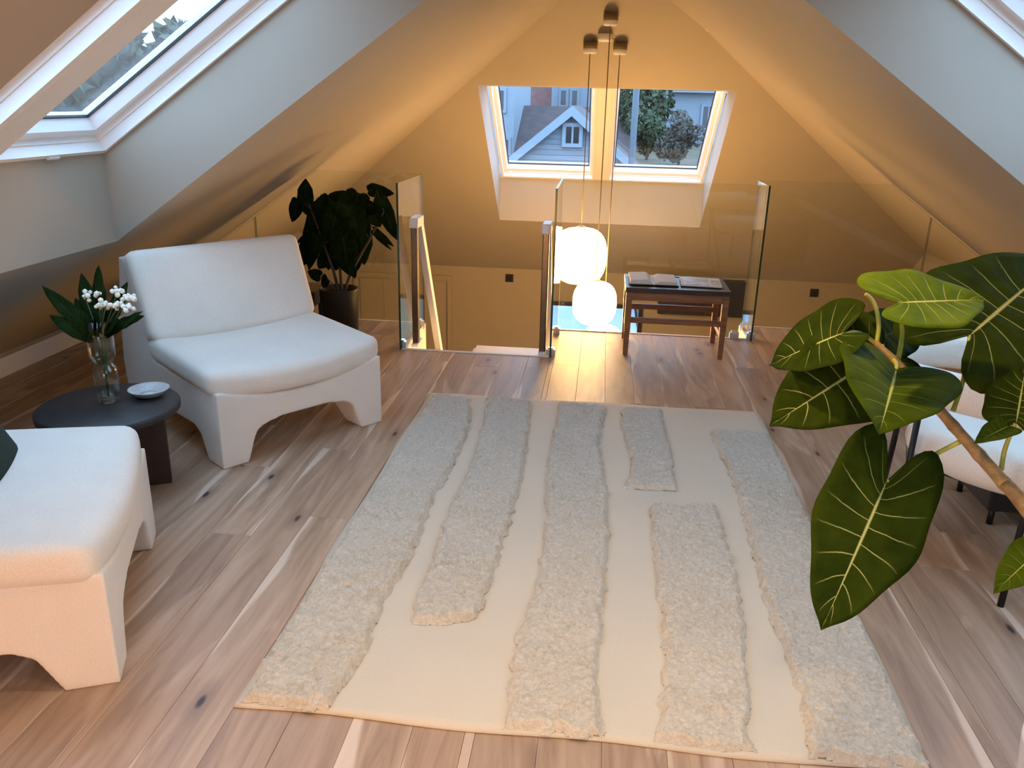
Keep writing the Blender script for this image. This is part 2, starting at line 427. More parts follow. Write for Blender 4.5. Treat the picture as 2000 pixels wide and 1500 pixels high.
slope_side('ceiling_left', -1, YL); slope_side('ceiling_right', 1, YR)
# reveals (linings) of the side wells: rise OFF above the ceiling plane
OFF = .395
def side_well(name, sgn, MY0, MY1):
    zt = roof_z(MX1) + OFF                            # frame bottom height at x=MX1
    def fz(x): return zt + TS*(MX1-x)
    xt = MX1 - (roof_z(MX0)-zt)/TS                     # where the level head lining meets the frame
    V = []; Fc = []
    def quad(*p):
        k = len(V); V.extend([(sgn*a, b, c) for a, b, c in p]); Fc.append(tuple(range(k, k+len(p))))
    quad((MX1, MY0, roof_z(MX1)), (MX1, MY1, roof_z(MX1)), (MX1+.01, MY1, zt), (MX1+.01, MY0, zt))       # apron
    for y in (MY0, MY1): quad((MX1, y, roof_z(MX1)), (MX0, y, roof_z(MX0)), (xt, y, roof_z(MX0)), (MX1+.01, y, zt))
    quad((MX0, MY0, roof_z(MX0)), (MX0, MY1, roof_z(MX0)), (xt, MY1, roof_z(MX0)), (xt, MY0, roof_z(MX0)))
    struct(name, V, Fc, 'paint'); return zt, xt
zt, xt = side_well('wall_well_left', -1, MY0, MY1); side_well('wall_well_right', 1, MY0, MY1)
side_well('wall_well_left_added', -1, MYN0, MYN1); side_well('wall_well_right_added', 1, MYN0, MYN1)

def roof_window(n, frame, w, l, sw=.045, latch=False, t=.018):
    """window lying in local xy (x across, y up the slope), +z out of the roof; frame = 4x4 matrix of its lower left corner.
    w = list of (x0,x1) of the two sashes, l = length, sw = sash width"""
    roots = []
    for k, (x0, x1) in enumerate(w):
        r = setting('window_%d' % (n+k)); r.matrix_world = frame
        def ring(name, a0, a1, b0, b1, t, z0, z1, mt, bev=.006):
            bm = bmesh.new()
            add_box(bm, (a0, b0, z0), (a1, b0+t, z1)); add_box(bm, (a0, b1-t, z0), (a1, b1, z1))
            add_box(bm, (a0, b0+t, z0), (a0+t, b1-t, z1)); add_box(bm, (a1-t, b0+t, z0), (a1, b1-t, z1))
            return bm_obj(name, bm, mt, r)
        ring('window_frame', x0, x1, 0, l, .022, -.012, .16, 'white_paint')
        ring('frame_step', x0+.010, x1-.010, .010, l-.010, .018, .035, .165, 'white_paint')
        ring('sash', x0+.026, x1-.026, .026, l-.026, sw, .060, .15, 'sash_white')
        # chamfered inner edge of the sash
        i0, i1, j0, j1 = x0+.026+sw, x1-.026-sw, .026+sw, l-.026-sw
        V = []; Fc = []
        o_ = [(i0, j0), (i1, j0), (i1, j1), (i0, j1)]; q_ = [(i0+t, j0+t), (i1-t, j0+t), (i1-t, j1-t), (i0+t, j1-t)]
        V = [(a, b, .06) for a, b in o_] + [(a, b, .112) for a, b in q_]
        Fc = [(a, (a+1) % 4, 4+(a+1) % 4, 4+a) for a in range(4)]
        mesh('sash_chamfer', V, Fc, 'sash_white', r)
        ring('gasket', i0+t-.002, i1-t+.002, j0+t-.002, j1-t+.002, .009, .108, .118, 'black_rubber')
        box('pane', (i0+t, j0+t, .117), (i1-t, j1-t, .123), 'window_glass', r)
        if latch:
            bm = bmesh.new(); c = x1-.034-.32 if latch == 1 else (x0+x1)/2
            add_box(bm, (c-.055, -.004, .030), (c+.055, .02, .036)); add_box(bm, (c-.035, .0, -.02), (c+.035, .012, .032))
            bm_obj('latch', bm, 'white_paint', r)
        roots.append(r)
    return roots
def frame_mtx(org, xax, yax):
    x = Vector(xax).normalized(); y = Vector(yax).normalized(); z = x.cross(y)
    mm = Matrix((x, y, z)).transposed().to_4x4(); mm.translation = Vector(org); return mm
LS = math.hypot(MX1-xt, (MX1-xt)*TS)
# left: x axis runs toward -y so that z points out of the roof
fl = frame_mtx((-MX1-.01, MY1, zt), (0, -1, 0), (1, 0, TS))
if fl.col[2].z < 0: fl = frame_mtx((-MX1-.01, MY0, zt), (0, 1, 0), (1, 0, TS))
pair = [(0, .73), (.87, 1.80)]
roof_window(1, fl, pair, LS, latch=2)
frr = frame_mtx((MX1+.01, MY0, zt), (0, 1, 0), (-1, 0, TS))
pr = [(1.80-b, 1.80-a) for a, b in pair[::-1]]
if frr.col[2].z < 0: frr = frame_mtx((MX1+.01, MY1, zt), (0, -1, 0), (-1, 0, TS)); pr = pair
roof_window(3, frr, pr, LS)
dn = Matrix.Translation((0, MYN0-MY0, 0))
roof_window(8, dn @ fl, pair, LS); roof_window(10, dn @ frr, pr, LS)  # extra windows out of view, added to brighten the room
# posts between the paired side windows
for n, sgn, mtx, pp in ((8, -1, fl, pair), (9, 1, frr, pr), (11, -1, dn @ fl, pair), (12, 1, dn @ frr, pr)):
    g0, g1 = sorted((pp[0][1], pp[1][0]))
    tag(box('trim_%d' % n, (g0, 0, -.015), (g1, LS, .20), 'white_paint', mtx=mtx, bev=.004), kind='structure')

# far slope with its well
FX0, FX1 = -1.008, .962; FB, FT = 8.195, 6.645        # mouth: bottom y and top y
def far_slope():
    def hx(sgn, y): return sgn*(RZ+STEP[sgn]-far_z(y))/TS
    def p(x, y): return (x, y, far_z(y))
    ya = hip_y(-1, 0)
    V = [p(0, ya), p(hx(-1, FT), FT), p(FX0, FT), p(FX1, FT), p(hx(1, FT), FT), p(hx(-1, FB), FB), p(FX0, FB), p(FX1, FB), p(hx(1, FB), FB),
         p(-KX, hip_y(-1, KX)), p(-KX, YK), p(KX, YK), p(KX, hip_y(1, KX)), p(.07, ya)]
    struct('ceiling_far', V, [(0, 1, 2, 3, 4, 13), (1, 5, 6, 2), (3, 7, 8, 4), (5, 9, 10, 11, 12, 8, 7, 6)], 'paint')
far_slope()
OF2 = .425
fzb = far_z(FB) + OF2                                  # frame bottom height on the apron
ytop_f = FB - (far_z(FT)-fzb)/T2                       # head lining is level
def far_well():
    V = []; Fc = []
    def q(*p):
        k = len(V); V.extend(p); Fc.append(tuple(range(k, k+len(p))))
    q((FX0, FB, far_z(FB)), (FX1, FB, far_z(FB)), (FX1, FB+.005, fzb), (FX0, FB+.005, fzb))
    for x in (FX0, FX1): q((x, FB, far_z(FB)), (x, FT, far_z(FT)), (x, ytop_f, far_z(FT)), (x, FB+.005, fzb))
    q((FX0, FT, far_z(FT)), (FX1, FT, far_z(FT)), (FX1, ytop_f, far_z(FT)), (FX0, ytop_f, far_z(FT)))
    struct('wall_well_far', V, Fc, 'lining')
far_well()
LF = math.hypot(FB-ytop_f, (FB-ytop_f)*T2) + .16
ff = frame_mtx((FX1, FB+.005, fzb), (-1, 0, 0), (0, -1, T2))
WF = FX1-FX0
pf = [(0.012, WF/2-.060), (WF/2+.060, WF-.012)]
if ff.col[2].z < 0: ff = frame_mtx((FX0, FB+.005, fzb), (1, 0, 0), (0, -1, T2))
roof_window(5, ff, pf, LF, sw=.026, t=.010)
tag(box('trim_10', (WF/2-.060, 0, -.012), (WF/2+.060, LF, .18), 'white_paint', mtx=ff, bev=.004), kind='structure')

# walls
struct('wall_far', [(-KX, YK, -2.7), (KX, YK, -2.7), (KX, YK, ZK), (-KX, YK, ZK),
                    (-.47, YK, -2.2), (.52, YK, -2.2), (.52, YK, -.625), (-.47, YK, -.625)],
       [(0, 1, 5, 4), (1, 2, 6, 5), (2, 3, 7, 6), (3, 0, 4, 7)], 'paint')
for sgn, nme in ((-1, 'left'), (1, 'right')):
    h = roof_z(KX)+STEP[sgn]+.02; yh = hip_y(sgn, KX)
    struct('wall_'+nme, [(sgn*KX, YN, -.3), (sgn*KX, 3.0, -.3), (sgn*KX, 3.0, -2.7), (sgn*KX, YK, -2.7), (sgn*KX, YK, ZK), (sgn*KX, yh, h), (sgn*KX, YN, h)], [(0, 1, 2, 3, 4, 5, 6)], 'paint')
struct('wall_hall_near', [(-KX, 3.0, -2.7), (KX, 3.0, -2.7), (KX, 3.0, -.28), (-KX, 3.0, -.28)], [(0, 1, 2, 3)], 'paint')
struct('floor_hall', [(-KX, 3.0, -2.7), (KX, 3.0, -2.7), (KX, YK, -2.7), (-KX, YK, -2.7)], [(0, 1, 2, 3)], 'lower_floor')
# small gusset closing the set-back of the right slope
struct('wall_gusset', [(0, YR, RZ), (KX, YR, roof_z(KX)), (KX, YR, roof_z(KX)+.05), (0, YR, RZ+.05)], [(0, 1, 2, 3)], 'paint')
struct('wall_ridge_end', [(-.02, 5.5, RZ-.02), (.25, 5.5, RZ-.02), (.25, 5.5, 2.6), (-.02, 5.5, 2.6), (-.02, 6.0, 2.6), (.25, 6.0, 2.6)], [(0, 1, 2, 3), (3, 2, 5, 4)], 'paint')
# near gable wall; its wide window is unseen, added for daylight fill
gx, g0, g1 = 1.15, .55, 1.50
struct('wall_near', [(-KX, YN, 0), (KX, YN, 0), (KX, YN, roof_z(KX)), (0, YN, RZ), (-KX, YN, roof_z(KX)), (-gx, YN, g0), (gx, YN, g0), (gx, YN, g1), (-gx, YN, g1)],
       [(0, 1, 6, 5), (1, 2, 7, 6), (2, 3, 8, 7), (3, 4, 8), (4, 0, 5, 8)], 'paint')
wn = setting('window_12'); bm = bmesh.new()
for lo, hi in (((-gx, YN-.06, g0), (gx, YN+.02, g0+.07)), ((-gx, YN-.06, g1-.07), (gx, YN+.02, g1)), ((-gx, YN-.06, g0+.07), (-gx+.07, YN+.02, g1-.07)), ((gx-.07, YN-.06, g0+.07), (gx, YN+.02, g1-.07)), ((-.04, YN-.06, g0+.07), (.04, YN+.02, g1-.07))): add_box(bm, lo, hi)
bm_obj('window_frame', bm, 'sash_white', wn)
for x0_, x1_ in ((-gx+.07, -.04), (.04, gx-.07)): box('pane', (x0_, YN-.03, g0+.07), (x1_, YN-.022, g1-.07), 'window_glass', wn)
tag(box('baseboard_left', (-KX, YN, 0), (-KX+.014, YL-.02, .104), 'white_paint', bev=.002), kind='structure')
tag(box('baseboard_right', (KX-.014, YN, 0), (KX, YR-.06, .104), 'white_paint', bev=.002), kind='structure')
# lower window in far wall, black frame
w7 = setting('window_7')
bm = bmesh.new()
for lo, hi in (((.475, YK-.05, -2.2), (.52, YK+.05, -.625)), ((-.47, YK-.05, -2.2), (-.43, YK+.05, -.625)), ((-.43, YK-.05, -.665), (.475, YK+.05, -.625)), ((-.43, YK-.05, -2.2), (.475, YK+.05, -2.16))): add_box(bm, lo, hi)
bm_obj('window_frame', bm, 'black_metal', w7)
box('mullion', (.36, YK-.03, -2.16), (.40, YK+.03, -.665), 'sash_white', w7)
box('pane', (-.43, YK, -2.16), (.475, YK+.008, -.665), 'window_glass', w7)
# access hatch (door) on far wall
d1 = setting('door_1')
hx0, hx1, hz0, hz1 = -2.73, -1.69, -1.35, -.44
box('hatch_panel', (hx0+.02, YK-.012, hz0+.02), (hx1-.02, YK-.001, hz1-.02), 'paint', d1, bev=.002)
bm = bmesh.new()
for lo, hi in (((hx0-.05, YK-.022, hz0), (hx0, YK, hz1+.05)), ((hx1, YK-.022, hz0), (hx1+.05, YK, hz1+.05)), ((hx0, YK-.022, hz1), (hx1, YK, hz1+.05))): add_box(bm, lo, hi)
bm_obj('hatch_frame', bm, 'paint', d1)
box('hatch_stile', (hx0+.30, YK-.018, hz0+.02), (hx0+.31, YK-.012, hz1-.02), 'paint', d1)

# ------------------------------------------------------------------ glass railing
GH = 1.018
def pane_mesh(name, lo, hi, parent, cut=None):
    bm = bmesh.new()
    if cut is None: add_box(bm, lo, hi)
    else:                                              # polygon in xz, extruded along y
        vs0 = [bm.verts.new((x, lo[1], z)) for x, z in cut]; vs1 = [bm.verts.new((x, hi[1], z)) for x, z in cut]
        bm.faces.new(vs0); bm.faces.new(vs1[::-1]); k = len(cut)
        for i in range(k): bm.faces.new((vs0[i], vs0[(i+1) % k], vs1[(i+1) % k], vs1[i]))
    th = [abs(hi[i]-lo[i]) for i in range(3)]; ax = 0 if th[0] < th[1] else 1
    bmesh.ops.recalc_face_normals(bm, faces=bm.faces)
    for f in bm.faces: f.material_index = 0 if abs(f.normal[ax]) > .9 else 1
    return bm_obj(name, bm, ['rail_glass', 'glass_edge'], parent)
def clamp(parent, x, y, ax):
    bm = bmesh.new()
    if ax == 'x': add_box(bm, (x-.03, y-.028, -.02), (x+.03, y+.028, .055))
    else: add_box(bm, (x-.028, y-.03, -.02), (x+.028, y+.03, .055))
    bmesh.ops.bevel(bm, geom=list(bm.edges), offset=.010, segments=2, affect='EDGES')
    return bm_obj('clamp', bm, 'chrome', parent)
def rail(label, lo, hi, clamps, cut=None):
    t = thing('glass_panel', label, 'glass panel', ((lo[0]+hi[0])/2, (lo[1]+hi[1])/2, 0), group='frameless glass railing')
    p = pane_mesh('pane', lo, hi, t, cut); p.matrix_parent_inverse = Matrix.Translation(-t.location)
    if not clamps:                                     # held in a channel on the slab edge
        ch = box('base_channel', (lo[0]+.03, lo[1]-.004, -.22), (hi[0]-.03, hi[1]+.012, -.012), 'chrome', t); ch.matrix_parent_inverse = Matrix.Translation(-t.location)
    for x, y, a in clamps:
        c = clamp(t, x, y, a); c.matrix_parent_inverse = Matrix.Translation(-t.location)
    return t
ty = .012
rail('glass railing panel on left side of the stair opening', (STX0-.006, STY-.005, -.02), (STX0+.006, EDGE_L+.03, GH), [(STX0+.0, STY+.04, 'y'), (STX0, EDGE_L-.1, 'y')])
rail('glass railing panel between the stair opening and the wooden side table', (STX1-.006, STY-.005, -.02), (STX1+.006, EDGE_M+.01, GH), [(STX1, STY+.04, 'y'), (STX1, EDGE_M-.1, 'y')])
rail('wide glass railing panel behind the wooden side table', (STX1+.01, EDGE_M+.012, -.02), (XR-.01, EDGE_M+.024, GH), [(XR-.11, EDGE_M+.018, 'x')])
rail('short glass railing panel at right of the wooden side table', (XR-.006, EDGE_M-.02, -.02), (XR+.006, EDGE_R+.02, GH), [(XR, EDGE_M+.02, 'y'), (XR, EDGE_R-.08, 'y')])
xl = -(RZ-GH)/TS
yl0 = EDGE_L+.012
rail('glass railing panel behind the potted ficus in the back left corner', (-2.37, yl0, -.02), (STX0-.01, yl0+.012, GH), [],
     cut=[(-2.37, -.02), (STX0-.01, -.02), (STX0-.01, GH), (xl+.015, GH), (-2.37, roof_z(2.37)-.015)])
rail('sloped glass railing end panel under the left ceiling slope', (-3.1, yl0, -.02), (-2.378, yl0+.012, .7), [],
     cut=[(-3.12, -.02), (-2.378, -.02), (-2.378, roof_z(2.378)-.015), (-3.12, roof_z(3.12)-.015)])
yr0 = EDGE_R+.012
rail('glass railing panel in front of the black wall outlet at right', (XR+.01, yr0, -.02), (2.20, yr0+.012, GH), [],
     cut=[(XR+.01, -.02), (2.20, -.02), (2.20, roof_z(2.20)-.015), (-xl-.015, GH), (XR+.01, GH)])
rail('sloped glass railing end panel under the right ceiling slope', (2.208, yr0, -.02), (3.1, yr0+.012, .7), [],
     cut=[(2.208, -.02), (3.12, -.02), (3.12, roof_z(3.12)-.015), (2.208, roof_z(2.208)-.015)])

# ------------------------------------------------------------------ stair and handrails
st = thing('staircase', 'white staircase leading down behind the glass railing', 'stairs', (0, 0, 0))
for i in range(12):
    y0 = STY+.10 + i*.215; z = -.05 - i*.205
    bm = bmesh.new(); x0 = -.79 if i == 0 else STX0+.06
    add_box(bm, (x0, y0, z-.05), (STX1-.05, y0+.27, z)); 
    bmesh.ops.bevel(bm, geom=list(bm.edges), offset=.02, segments=3, affect='EDGES'); bm_obj('tread', bm, 'stair_white', st)
for x in (STX0+.03, STX1-.05):
    bm = bmesh.new(); vs = []
    for xx in (x, x+.03):
        vs.append([bm.verts.new((xx, STY+.03, -.14)), bm.verts.new((xx, STY+.03, -.30)), bm.verts.new((xx, STY+.10+12*.215, -.30-2.40)), bm.verts.new((xx, STY+.35+12*.215, -.30-2.40)), bm.verts.new((xx, STY+.28, -.14))])
    bm.faces.new(vs[0]); bm.faces.new(vs[1][::-1])
    for i in range(5): bm.faces.new((vs[0][i], vs[0][(i+1) % 5], vs[1][(i+1) % 5], vs[1][i]))
    bm_obj('stringer', bm, 'stair_white', st)
def handrail(label, x, y0, inward):
    t = thing('handrail', label, 'handrail', (x, y0, 0), group='white stair handrails')
    def bar(name, a, b, w, h, mt='white_paint'):
        a = Vector(a); b = Vector(b); d = (b-a); l = d.length; y = d.normalized(); xx = Vector((1, 0, 0)); z = xx.cross(y)
        mm = Matrix((xx, y, z)).transposed().to_4x4(); mm.translation = a
        return box(name, (-w/2, 0, -h/2), (w/2, l, h/2), mt, t, bev=.006, mtx=mm)
    bar('rail', (0, .14, .775), (0, .14+1.9, .775-1.9*1.66), .045, .055)
    bar('rail_end', (0, -.01, .775), (0, .165, .775), .055, .06)
    bar('newel', (0, .02, .77), (0, .021, .0), .040, .045, 'chrome_dark_reflect')
    box('base_plate', (-.022, -.03, 0), (.022, .12, .022), 'white_paint', t, bev=.006)
    return t
handrail('white handrail sloping down beside the left glass panel', STX0+.075, STY+.09, 1)
handrail('white handrail end beside the right glass panel of the stair', STX1-.055, STY+.05, -1)

# ------------------------------------------------------------------ pendant lamps
def pendant(label, cx, cy, r, ztop, zbot, cord_shape=True):
    cz = far_z(cy); t = thing('pendant_lamp', label, 'pendant lamp', (cx, cy, zbot), group='globe pendant lamps')
    h = ztop-zbot; prof = []
    n = 18
    for i in range(n+1):                                # squarish globe: superellipse
        a = -PI/2 + PI*i/n; ca, sa = math.cos(a), math.sin(a)
        prof.append((max(r*abs(ca)**.62, .0), h/2 + h/2*math.copysign(abs(sa)**.80, sa)))
    prof[0] = (.0, 0); prof[-1] = (.0, h)
    lathe('lamp_shade', prof, 'lamp_glow', t, 40)
    lathe('shade_cap', [(.0, h-.004), (.035, h-.004), (.035, h+.012), (.010, h+.022), (0, h+.022)], 'white_paint', t, 20)
    tube('cord', [(0, 0, h+.015), (0, 0, cz-zbot-.07)], .0035, 'cord', t, 8)
    can = lathe('ceiling_canopy', [(0, -.045), (.043, -.045), (.048, -.039), (.048, .02), (0, .02)], 'white_paint', t, 28, loc=(0, 0, cz-zbot-.045))
    band = lathe('canopy_shade', [(.0485, -.012), (.0500, -.012), (.0500, .03), (.0485, .03)], 'cord', t, 28, loc=(0, 0, cz-zbot-.045))  # dark ring standing in for the shadow around the canopy top
    return t
pendant('largest glowing globe pendant hanging highest behind the glass', -.145, 6.264, .205, .59, .165)
pendant('middle glowing globe pendant hanging just below the largest one', -.012, 6.056, .165, .225, -.10)
pendant('lowest glowing globe pendant mostly hidden below the floor edge', .066, 6.268, .165, -.165, -.50)
hub = thing('ceiling_rose', 'small white ceiling rose between the three pendant canopies', 'ceiling rose', (-.045, 6.20, far_z(6.20)-.045))
lathe('rose_body', [(0, -.02), (.042, -.02), (.05, -.01), (.05, .03), (0, .03)], 'white_paint', hub, 24)
for a, b in (((-.03, 0, .0), (-.112, .06, -.04)), ((.03, 0, .0), (.098, .06, -.04))):
    mid = [(a[0]+(b[0]-a[0])*k/6, a[1]+(b[1]-a[1])*k/6, a[2]+(b[2]-a[2])*k/6 + .02*math.sin(PI*k/6)) for k in range(7)]
    tube('feed_wire', mid, .003, 'cord', hub, 6)

# ------------------------------------------------------------------ rug
RUG = (-.855, .855, 1.618, 4.018)
PILE = [
    [(-0.828, 3.975), (-0.616, 3.948), (-0.559, 3.557), (-0.562, 3.062), (-0.584, 2.885), (-0.575, 2.692), (-0.572, 2.461), (-0.577, 2.291), (-0.595, 2.123), (-0.588, 1.869), (-0.605, 1.665), (-0.615, 1.622), (-0.852, 1.622)],
    [(-0.547, 3.992), (-0.302, 3.941), (-0.274, 3.411), (-0.257, 2.960), (-0.267, 2.656), (-0.277, 2.367), (-0.288, 2.196), (-0.296, 2.058), (-0.387, 2.020), (-0.496, 2.017), (-0.507, 2.135), (-0.500, 2.334), (-0.509, 2.507), (-0.514, 2.743), (-0.495, 3.048), (-0.502, 3.373), (-0.511, 3.700)],
    [(-0.163, 3.965), (0.085, 3.947), (0.055, 3.465), (0.086, 3.014), (0.099, 2.712), (0.086, 2.421), (0.082, 2.221), (0.072, 2.021), (0.067, 1.798), (0.083, 1.622), (-0.171, 1.622), (-0.172, 1.816), (-0.176, 1.986), (-0.153, 2.159), (-0.143, 2.324), (-0.135, 2.510), (-0.149, 2.842), (-0.171, 3.203), (-0.162, 3.591)],
    [(0.158, 3.937), (0.365, 3.950), (0.363, 3.679), (0.375, 3.345), (0.366, 3.035), (0.160, 3.017), (0.191, 3.261), (0.170, 3.521), (0.154, 3.710)],
    [(0.252, 2.883), (0.516, 2.933), (0.509, 2.698), (0.523, 2.470), (0.507, 2.283), (0.495, 2.082), (0.466, 1.853), (0.443, 1.706), (0.447, 1.622), (0.206, 1.622), (0.232, 1.821), (0.249, 1.987), (0.251, 2.204), (0.245, 2.478), (0.246, 2.676)],
    [(0.569, 3.714), (0.853, 3.707), (0.853, 1.622), (0.562, 1.622), (0.579, 1.698), (0.593, 1.851), (0.590, 2.001), (0.585, 2.159), (0.582, 2.325), (0.586, 2.495), (0.594, 2.711), (0.604, 2.960), (0.606, 3.199), (0.586, 3.464)]]
def vnoise(X, Y, s, seed):
    g = np.random.default_rng(seed).random((256, 256)); x = X/s; y = Y/s
    xi = np.floor(x).astype(int); yi = np.floor(y).astype(int); fx = x-xi; fy = y-yi
    fx = fx*fx*(3-2*fx); fy = fy*fy*(3-2*fy)
    a = g[xi % 256, yi % 256]; b = g[(xi+1) % 256, yi % 256]; c = g[xi % 256, (yi+1) % 256]; d = g[(xi+1) % 256, (yi+1) % 256]
    return a*(1-fx)*(1-fy) + b*fx*(1-fy) + c*(1-fx)*fy + d*fx*fy
def sdist(X, Y, P):
    P = np.array(P); d = np.full(X.shape, 1e9); ins = np.zeros(X.shape, bool); n = len(P)
    for i in range(n):
        a = P[i]; b = P[(i+1) % n]; e = b-a; wx = X-a[0]; wy = Y-a[1]
        t = np.clip((wx*e[0]+wy*e[1])/(e@e), 0, 1); d = np.minimum(d, np.hypot(wx-e[0]*t, wy-e[1]*t))
        c = (a[1] > Y) != (b[1] > Y)
        with np.errstate(divide='ignore', invalid='ignore'): xx = (b[0]-a[0])*(Y-a[1])/(b[1]-a[1]) + a[0]
        ins ^= c & (X < xx)
    return np.where(ins, d, -d)
rug = thing('rug', 'cream wool rug with raised shaggy pile stripes on the plank floor', 'rug', (0, 2.818, 0))
def rug_base():
    nx, ny = 60, 84; x = np.linspace(RUG[0], RUG[1], nx+1); y = np.linspace(RUG[2], RUG[3], ny+1)
    V = []; 
    for j in range(ny+1):
        for i in range(nx+1):
            wob = .006*math.sin(x[i]*9+1)*(1 if j in (0, ny) else 0); wx = .005*math.sin(y[j]*7)*(1 if i in (0, nx) else 0)
            V.append((x[i]+wx, y[j]+wob-2.818, .0095+.0012*math.sin(x[i]*14)*math.sin(y[j]*11)))
    k = len(V); V2 = [(a, b, .0015) for a, b, c in V]; Fc = []
    for j in range(ny):
        for i in range(nx): a = j*(nx+1)+i; Fc.append((a, a+1, a+nx+2, a+nx+1))
    bd = [i for i in range(nx+1)] + [j*(nx+1)+nx for j in range(1, ny+1)] + [ny*(nx+1)+i for i in range(nx-1, -1, -1)] + [j*(nx+1) for j in range(ny-1, 0, -1)]
    for q, a in enumerate(bd): b = bd[(q+1) % len(bd)]; Fc.append((b, a, a+k, b+k))
    mesh('rug_weave', V+V2, Fc, 'rug_flat', rug, smooth=True)
rug_base()
def pile_part(P, seed):
    P = np.array(P); st_ = .0048
    x = np.arange(P[:, 0].min()-.01, P[:, 0].max()+.01, st_); y = np.arange(P[:, 1].min()-.01, P[:, 1].max()+.01, st_)
    X, Y = np.meshgrid(x, y, indexing='ij')
    jx = (vnoise(X, Y, .03, 91)-.5)*.02; jy = (vnoise(X, Y, .03, 92)-.5)*.02
    D = sdist(X+jx, Y+jy, P)
    e = np.clip(D/.018, 0, 1); e = e*e*(3-2*e)
    wx = (vnoise(X, Y, .05, 5)-.5)*.05; wy = (vnoise(X, Y, .06, 6)-.5)*.03
    r1 = 1-np.abs(2*vnoise(X+wx, (Y+wy)*1.9, .026, 1)-1); r2 = 1-np.abs(2*vnoise(X*1.2+wy, (Y+wx)*1.5, .013, 2)-1)
    band = vnoise(X*.35, Y, .07, 3)
    hgt = .010 + e*(.007 + .015*r1*(.45+.55*band) + .007*r2 + .004*vnoise(X, Y, .006, 4))
    keep = D > -.002
    idx = -np.ones(X.shape, int); idx[keep] = np.arange(keep.sum())
    lean = (vnoise(X, Y, .02, 8)-.5)*.008*e; lean2 = (vnoise(X, Y, .02, 9)-.5)*.008*e
    V = np.stack([(X+lean)[keep], (Y+lean2)[keep]-2.818, hgt[keep]], 1)
    a = idx[:-1, :-1]; b = idx[1:, :-1]; c = idx[1:, 1:]; d = idx[:-1, 1:]
    ok = (a >= 0) & (b >= 0) & (c >= 0) & (d >= 0)
    Fq = np.stack([a[ok], b[ok], c[ok], d[ok]], 1)
    mesh('pile_stripe', V.tolist(), Fq.tolist(), 'rug_pile', rug, smooth=True)
for q, P in enumerate(PILE): pile_part(P, q)

# ------------------------------------------------------------------ lounge chairs
def lounge_chair(label):
    t = thing('lounge_chair', label, 'armchair', group='low boucle lounge chairs')
    Wd = .82
    def prism(poly, axis, lo, hi):
        bm = bmesh.new(); A = []; B = []
        for p, q in poly:
            A.append(bm.verts.new((lo, p, q) if axis == 'x' else (p, lo, q))); B.append(bm.verts.new((hi, p, q) if axis == 'x' else (p, hi, q)))
        bm.faces.new(A); bm.faces.new(B[::-1]); k = len(poly)
        for i in range(k): bm.faces.new((A[i], A[(i+1) % k], B[(i+1) % k], B[i]))
        return bm
    body = bm_obj('base', prism([(0, 0), (0, .335), (.30, .325), (.60, .34), (.77, .775), (.855, .775), (.93, .50), (.965, .25), (.93, 0)], 'x', 0, Wd), 'boucle', t)
    cuts = []
    cuts.append(bm_obj('cut', prism([(.115, -.02), (.165, .125), (.20, .150), (.30, .168), (.52, .168), (.62, .150), (.655, .125), (.705, -.02)], 'y', -.1, 1.1), 'boucle'))
    cuts.append(bm_obj('cut', prism([(.125, -.02), (.19, .105), (.25, .135), (.68, .135), (.74, .105), (.805, -.02)], 'x', -.1, 1.0), 'boucle'))
    R = 1.2; pts = []
    for i in range(25): a = -.36 + .72*i/24; pts.append((.41+R*math.sin(a), .272+R-R*math.cos(a)))
    pts += [(.41+R*math.sin(.36), 1.0), (.41-R*math.sin(.36), 1.0)]
    cuts.append(bm_obj('cut', prism(pts, 'y', -.1, .60), 'boucle'))
    for c in cuts:
        md = body.modifiers.new('b', 'BOOLEAN'); md.object = c; md.operation = 'DIFFERENCE'; md.solver = 'EXACT'
    rm = body.modifiers.new('r', 'REMESH'); rm.mode = 'VOXEL'; rm.voxel_size = .009
    sm = body.modifiers.new('s', 'SMOOTH'); sm.iterations = 9; sm.factor = .5
    baked(body); body.data.polygons.foreach_set('use_smooth', [True]*len(body.data.polygons))
    for c in cuts: me = c.data; bpy.data.objects.remove(c); bpy.data.meshes.remove(me)
    def saddle(w):
        x, y, z = w; u = x/.42; k = (y+.30)/.60            # k 0 front .. 1 back
        z2 = z + .345 + .035*u*u - .012 + .03*k
        # front edge bows outward in the middle
        y2 = y - .03*(1-u*u)*(1-k)
        x2 = x*(1 + .02*(1-k))
        return Vector((x2 + .41, y2 + .325, z2))
    soft('seat_cushion', (.42, .31, .060, .046), 'boucle', t, n=30, nz=10, puff=.014, warp=saddle)
    ang = math.atan2(.16, .40)
    def lean(w):
        x, y, z = w                                        # y = thickness, z = height
        k = (z+.225)/.45
        x *= 1.0 + .02*(k-.5)
        y2 = y*math.cos(ang) + z*math.sin(ang); z2 = -y*math.sin(ang) + z*math.cos(ang)
        return Vector((x+.41, y2+.665 - .0*(x*x), z2+.600 + .03*(x/.42)**2*(1-k)))
    V, Fc = soft_box(.425, .225, .062, .044, n=30, nz=10, puff=.012)
    V = [lean(Vector((v.x, -v.z, v.y))) for v in V]
    fix_normals(mesh('back_cushion', V, Fc, 'boucle', t, smooth=True))
    return t
lc = lounge_chair('cream boucle lounge chair standing beside the potted ficus')
lc.location = (-1.505, 2.955, 0); lc.rotation_euler.z = math.atan2(.787, .617)
lc2 = copy_tree(lc); lc2['label'] = 'near cream boucle lounge chair with dark green cushion cut off at lower left'
lc2.location = (-1.195, 1.665, 0); lc2.rotation_euler.z = math.atan2(.924, -.383)
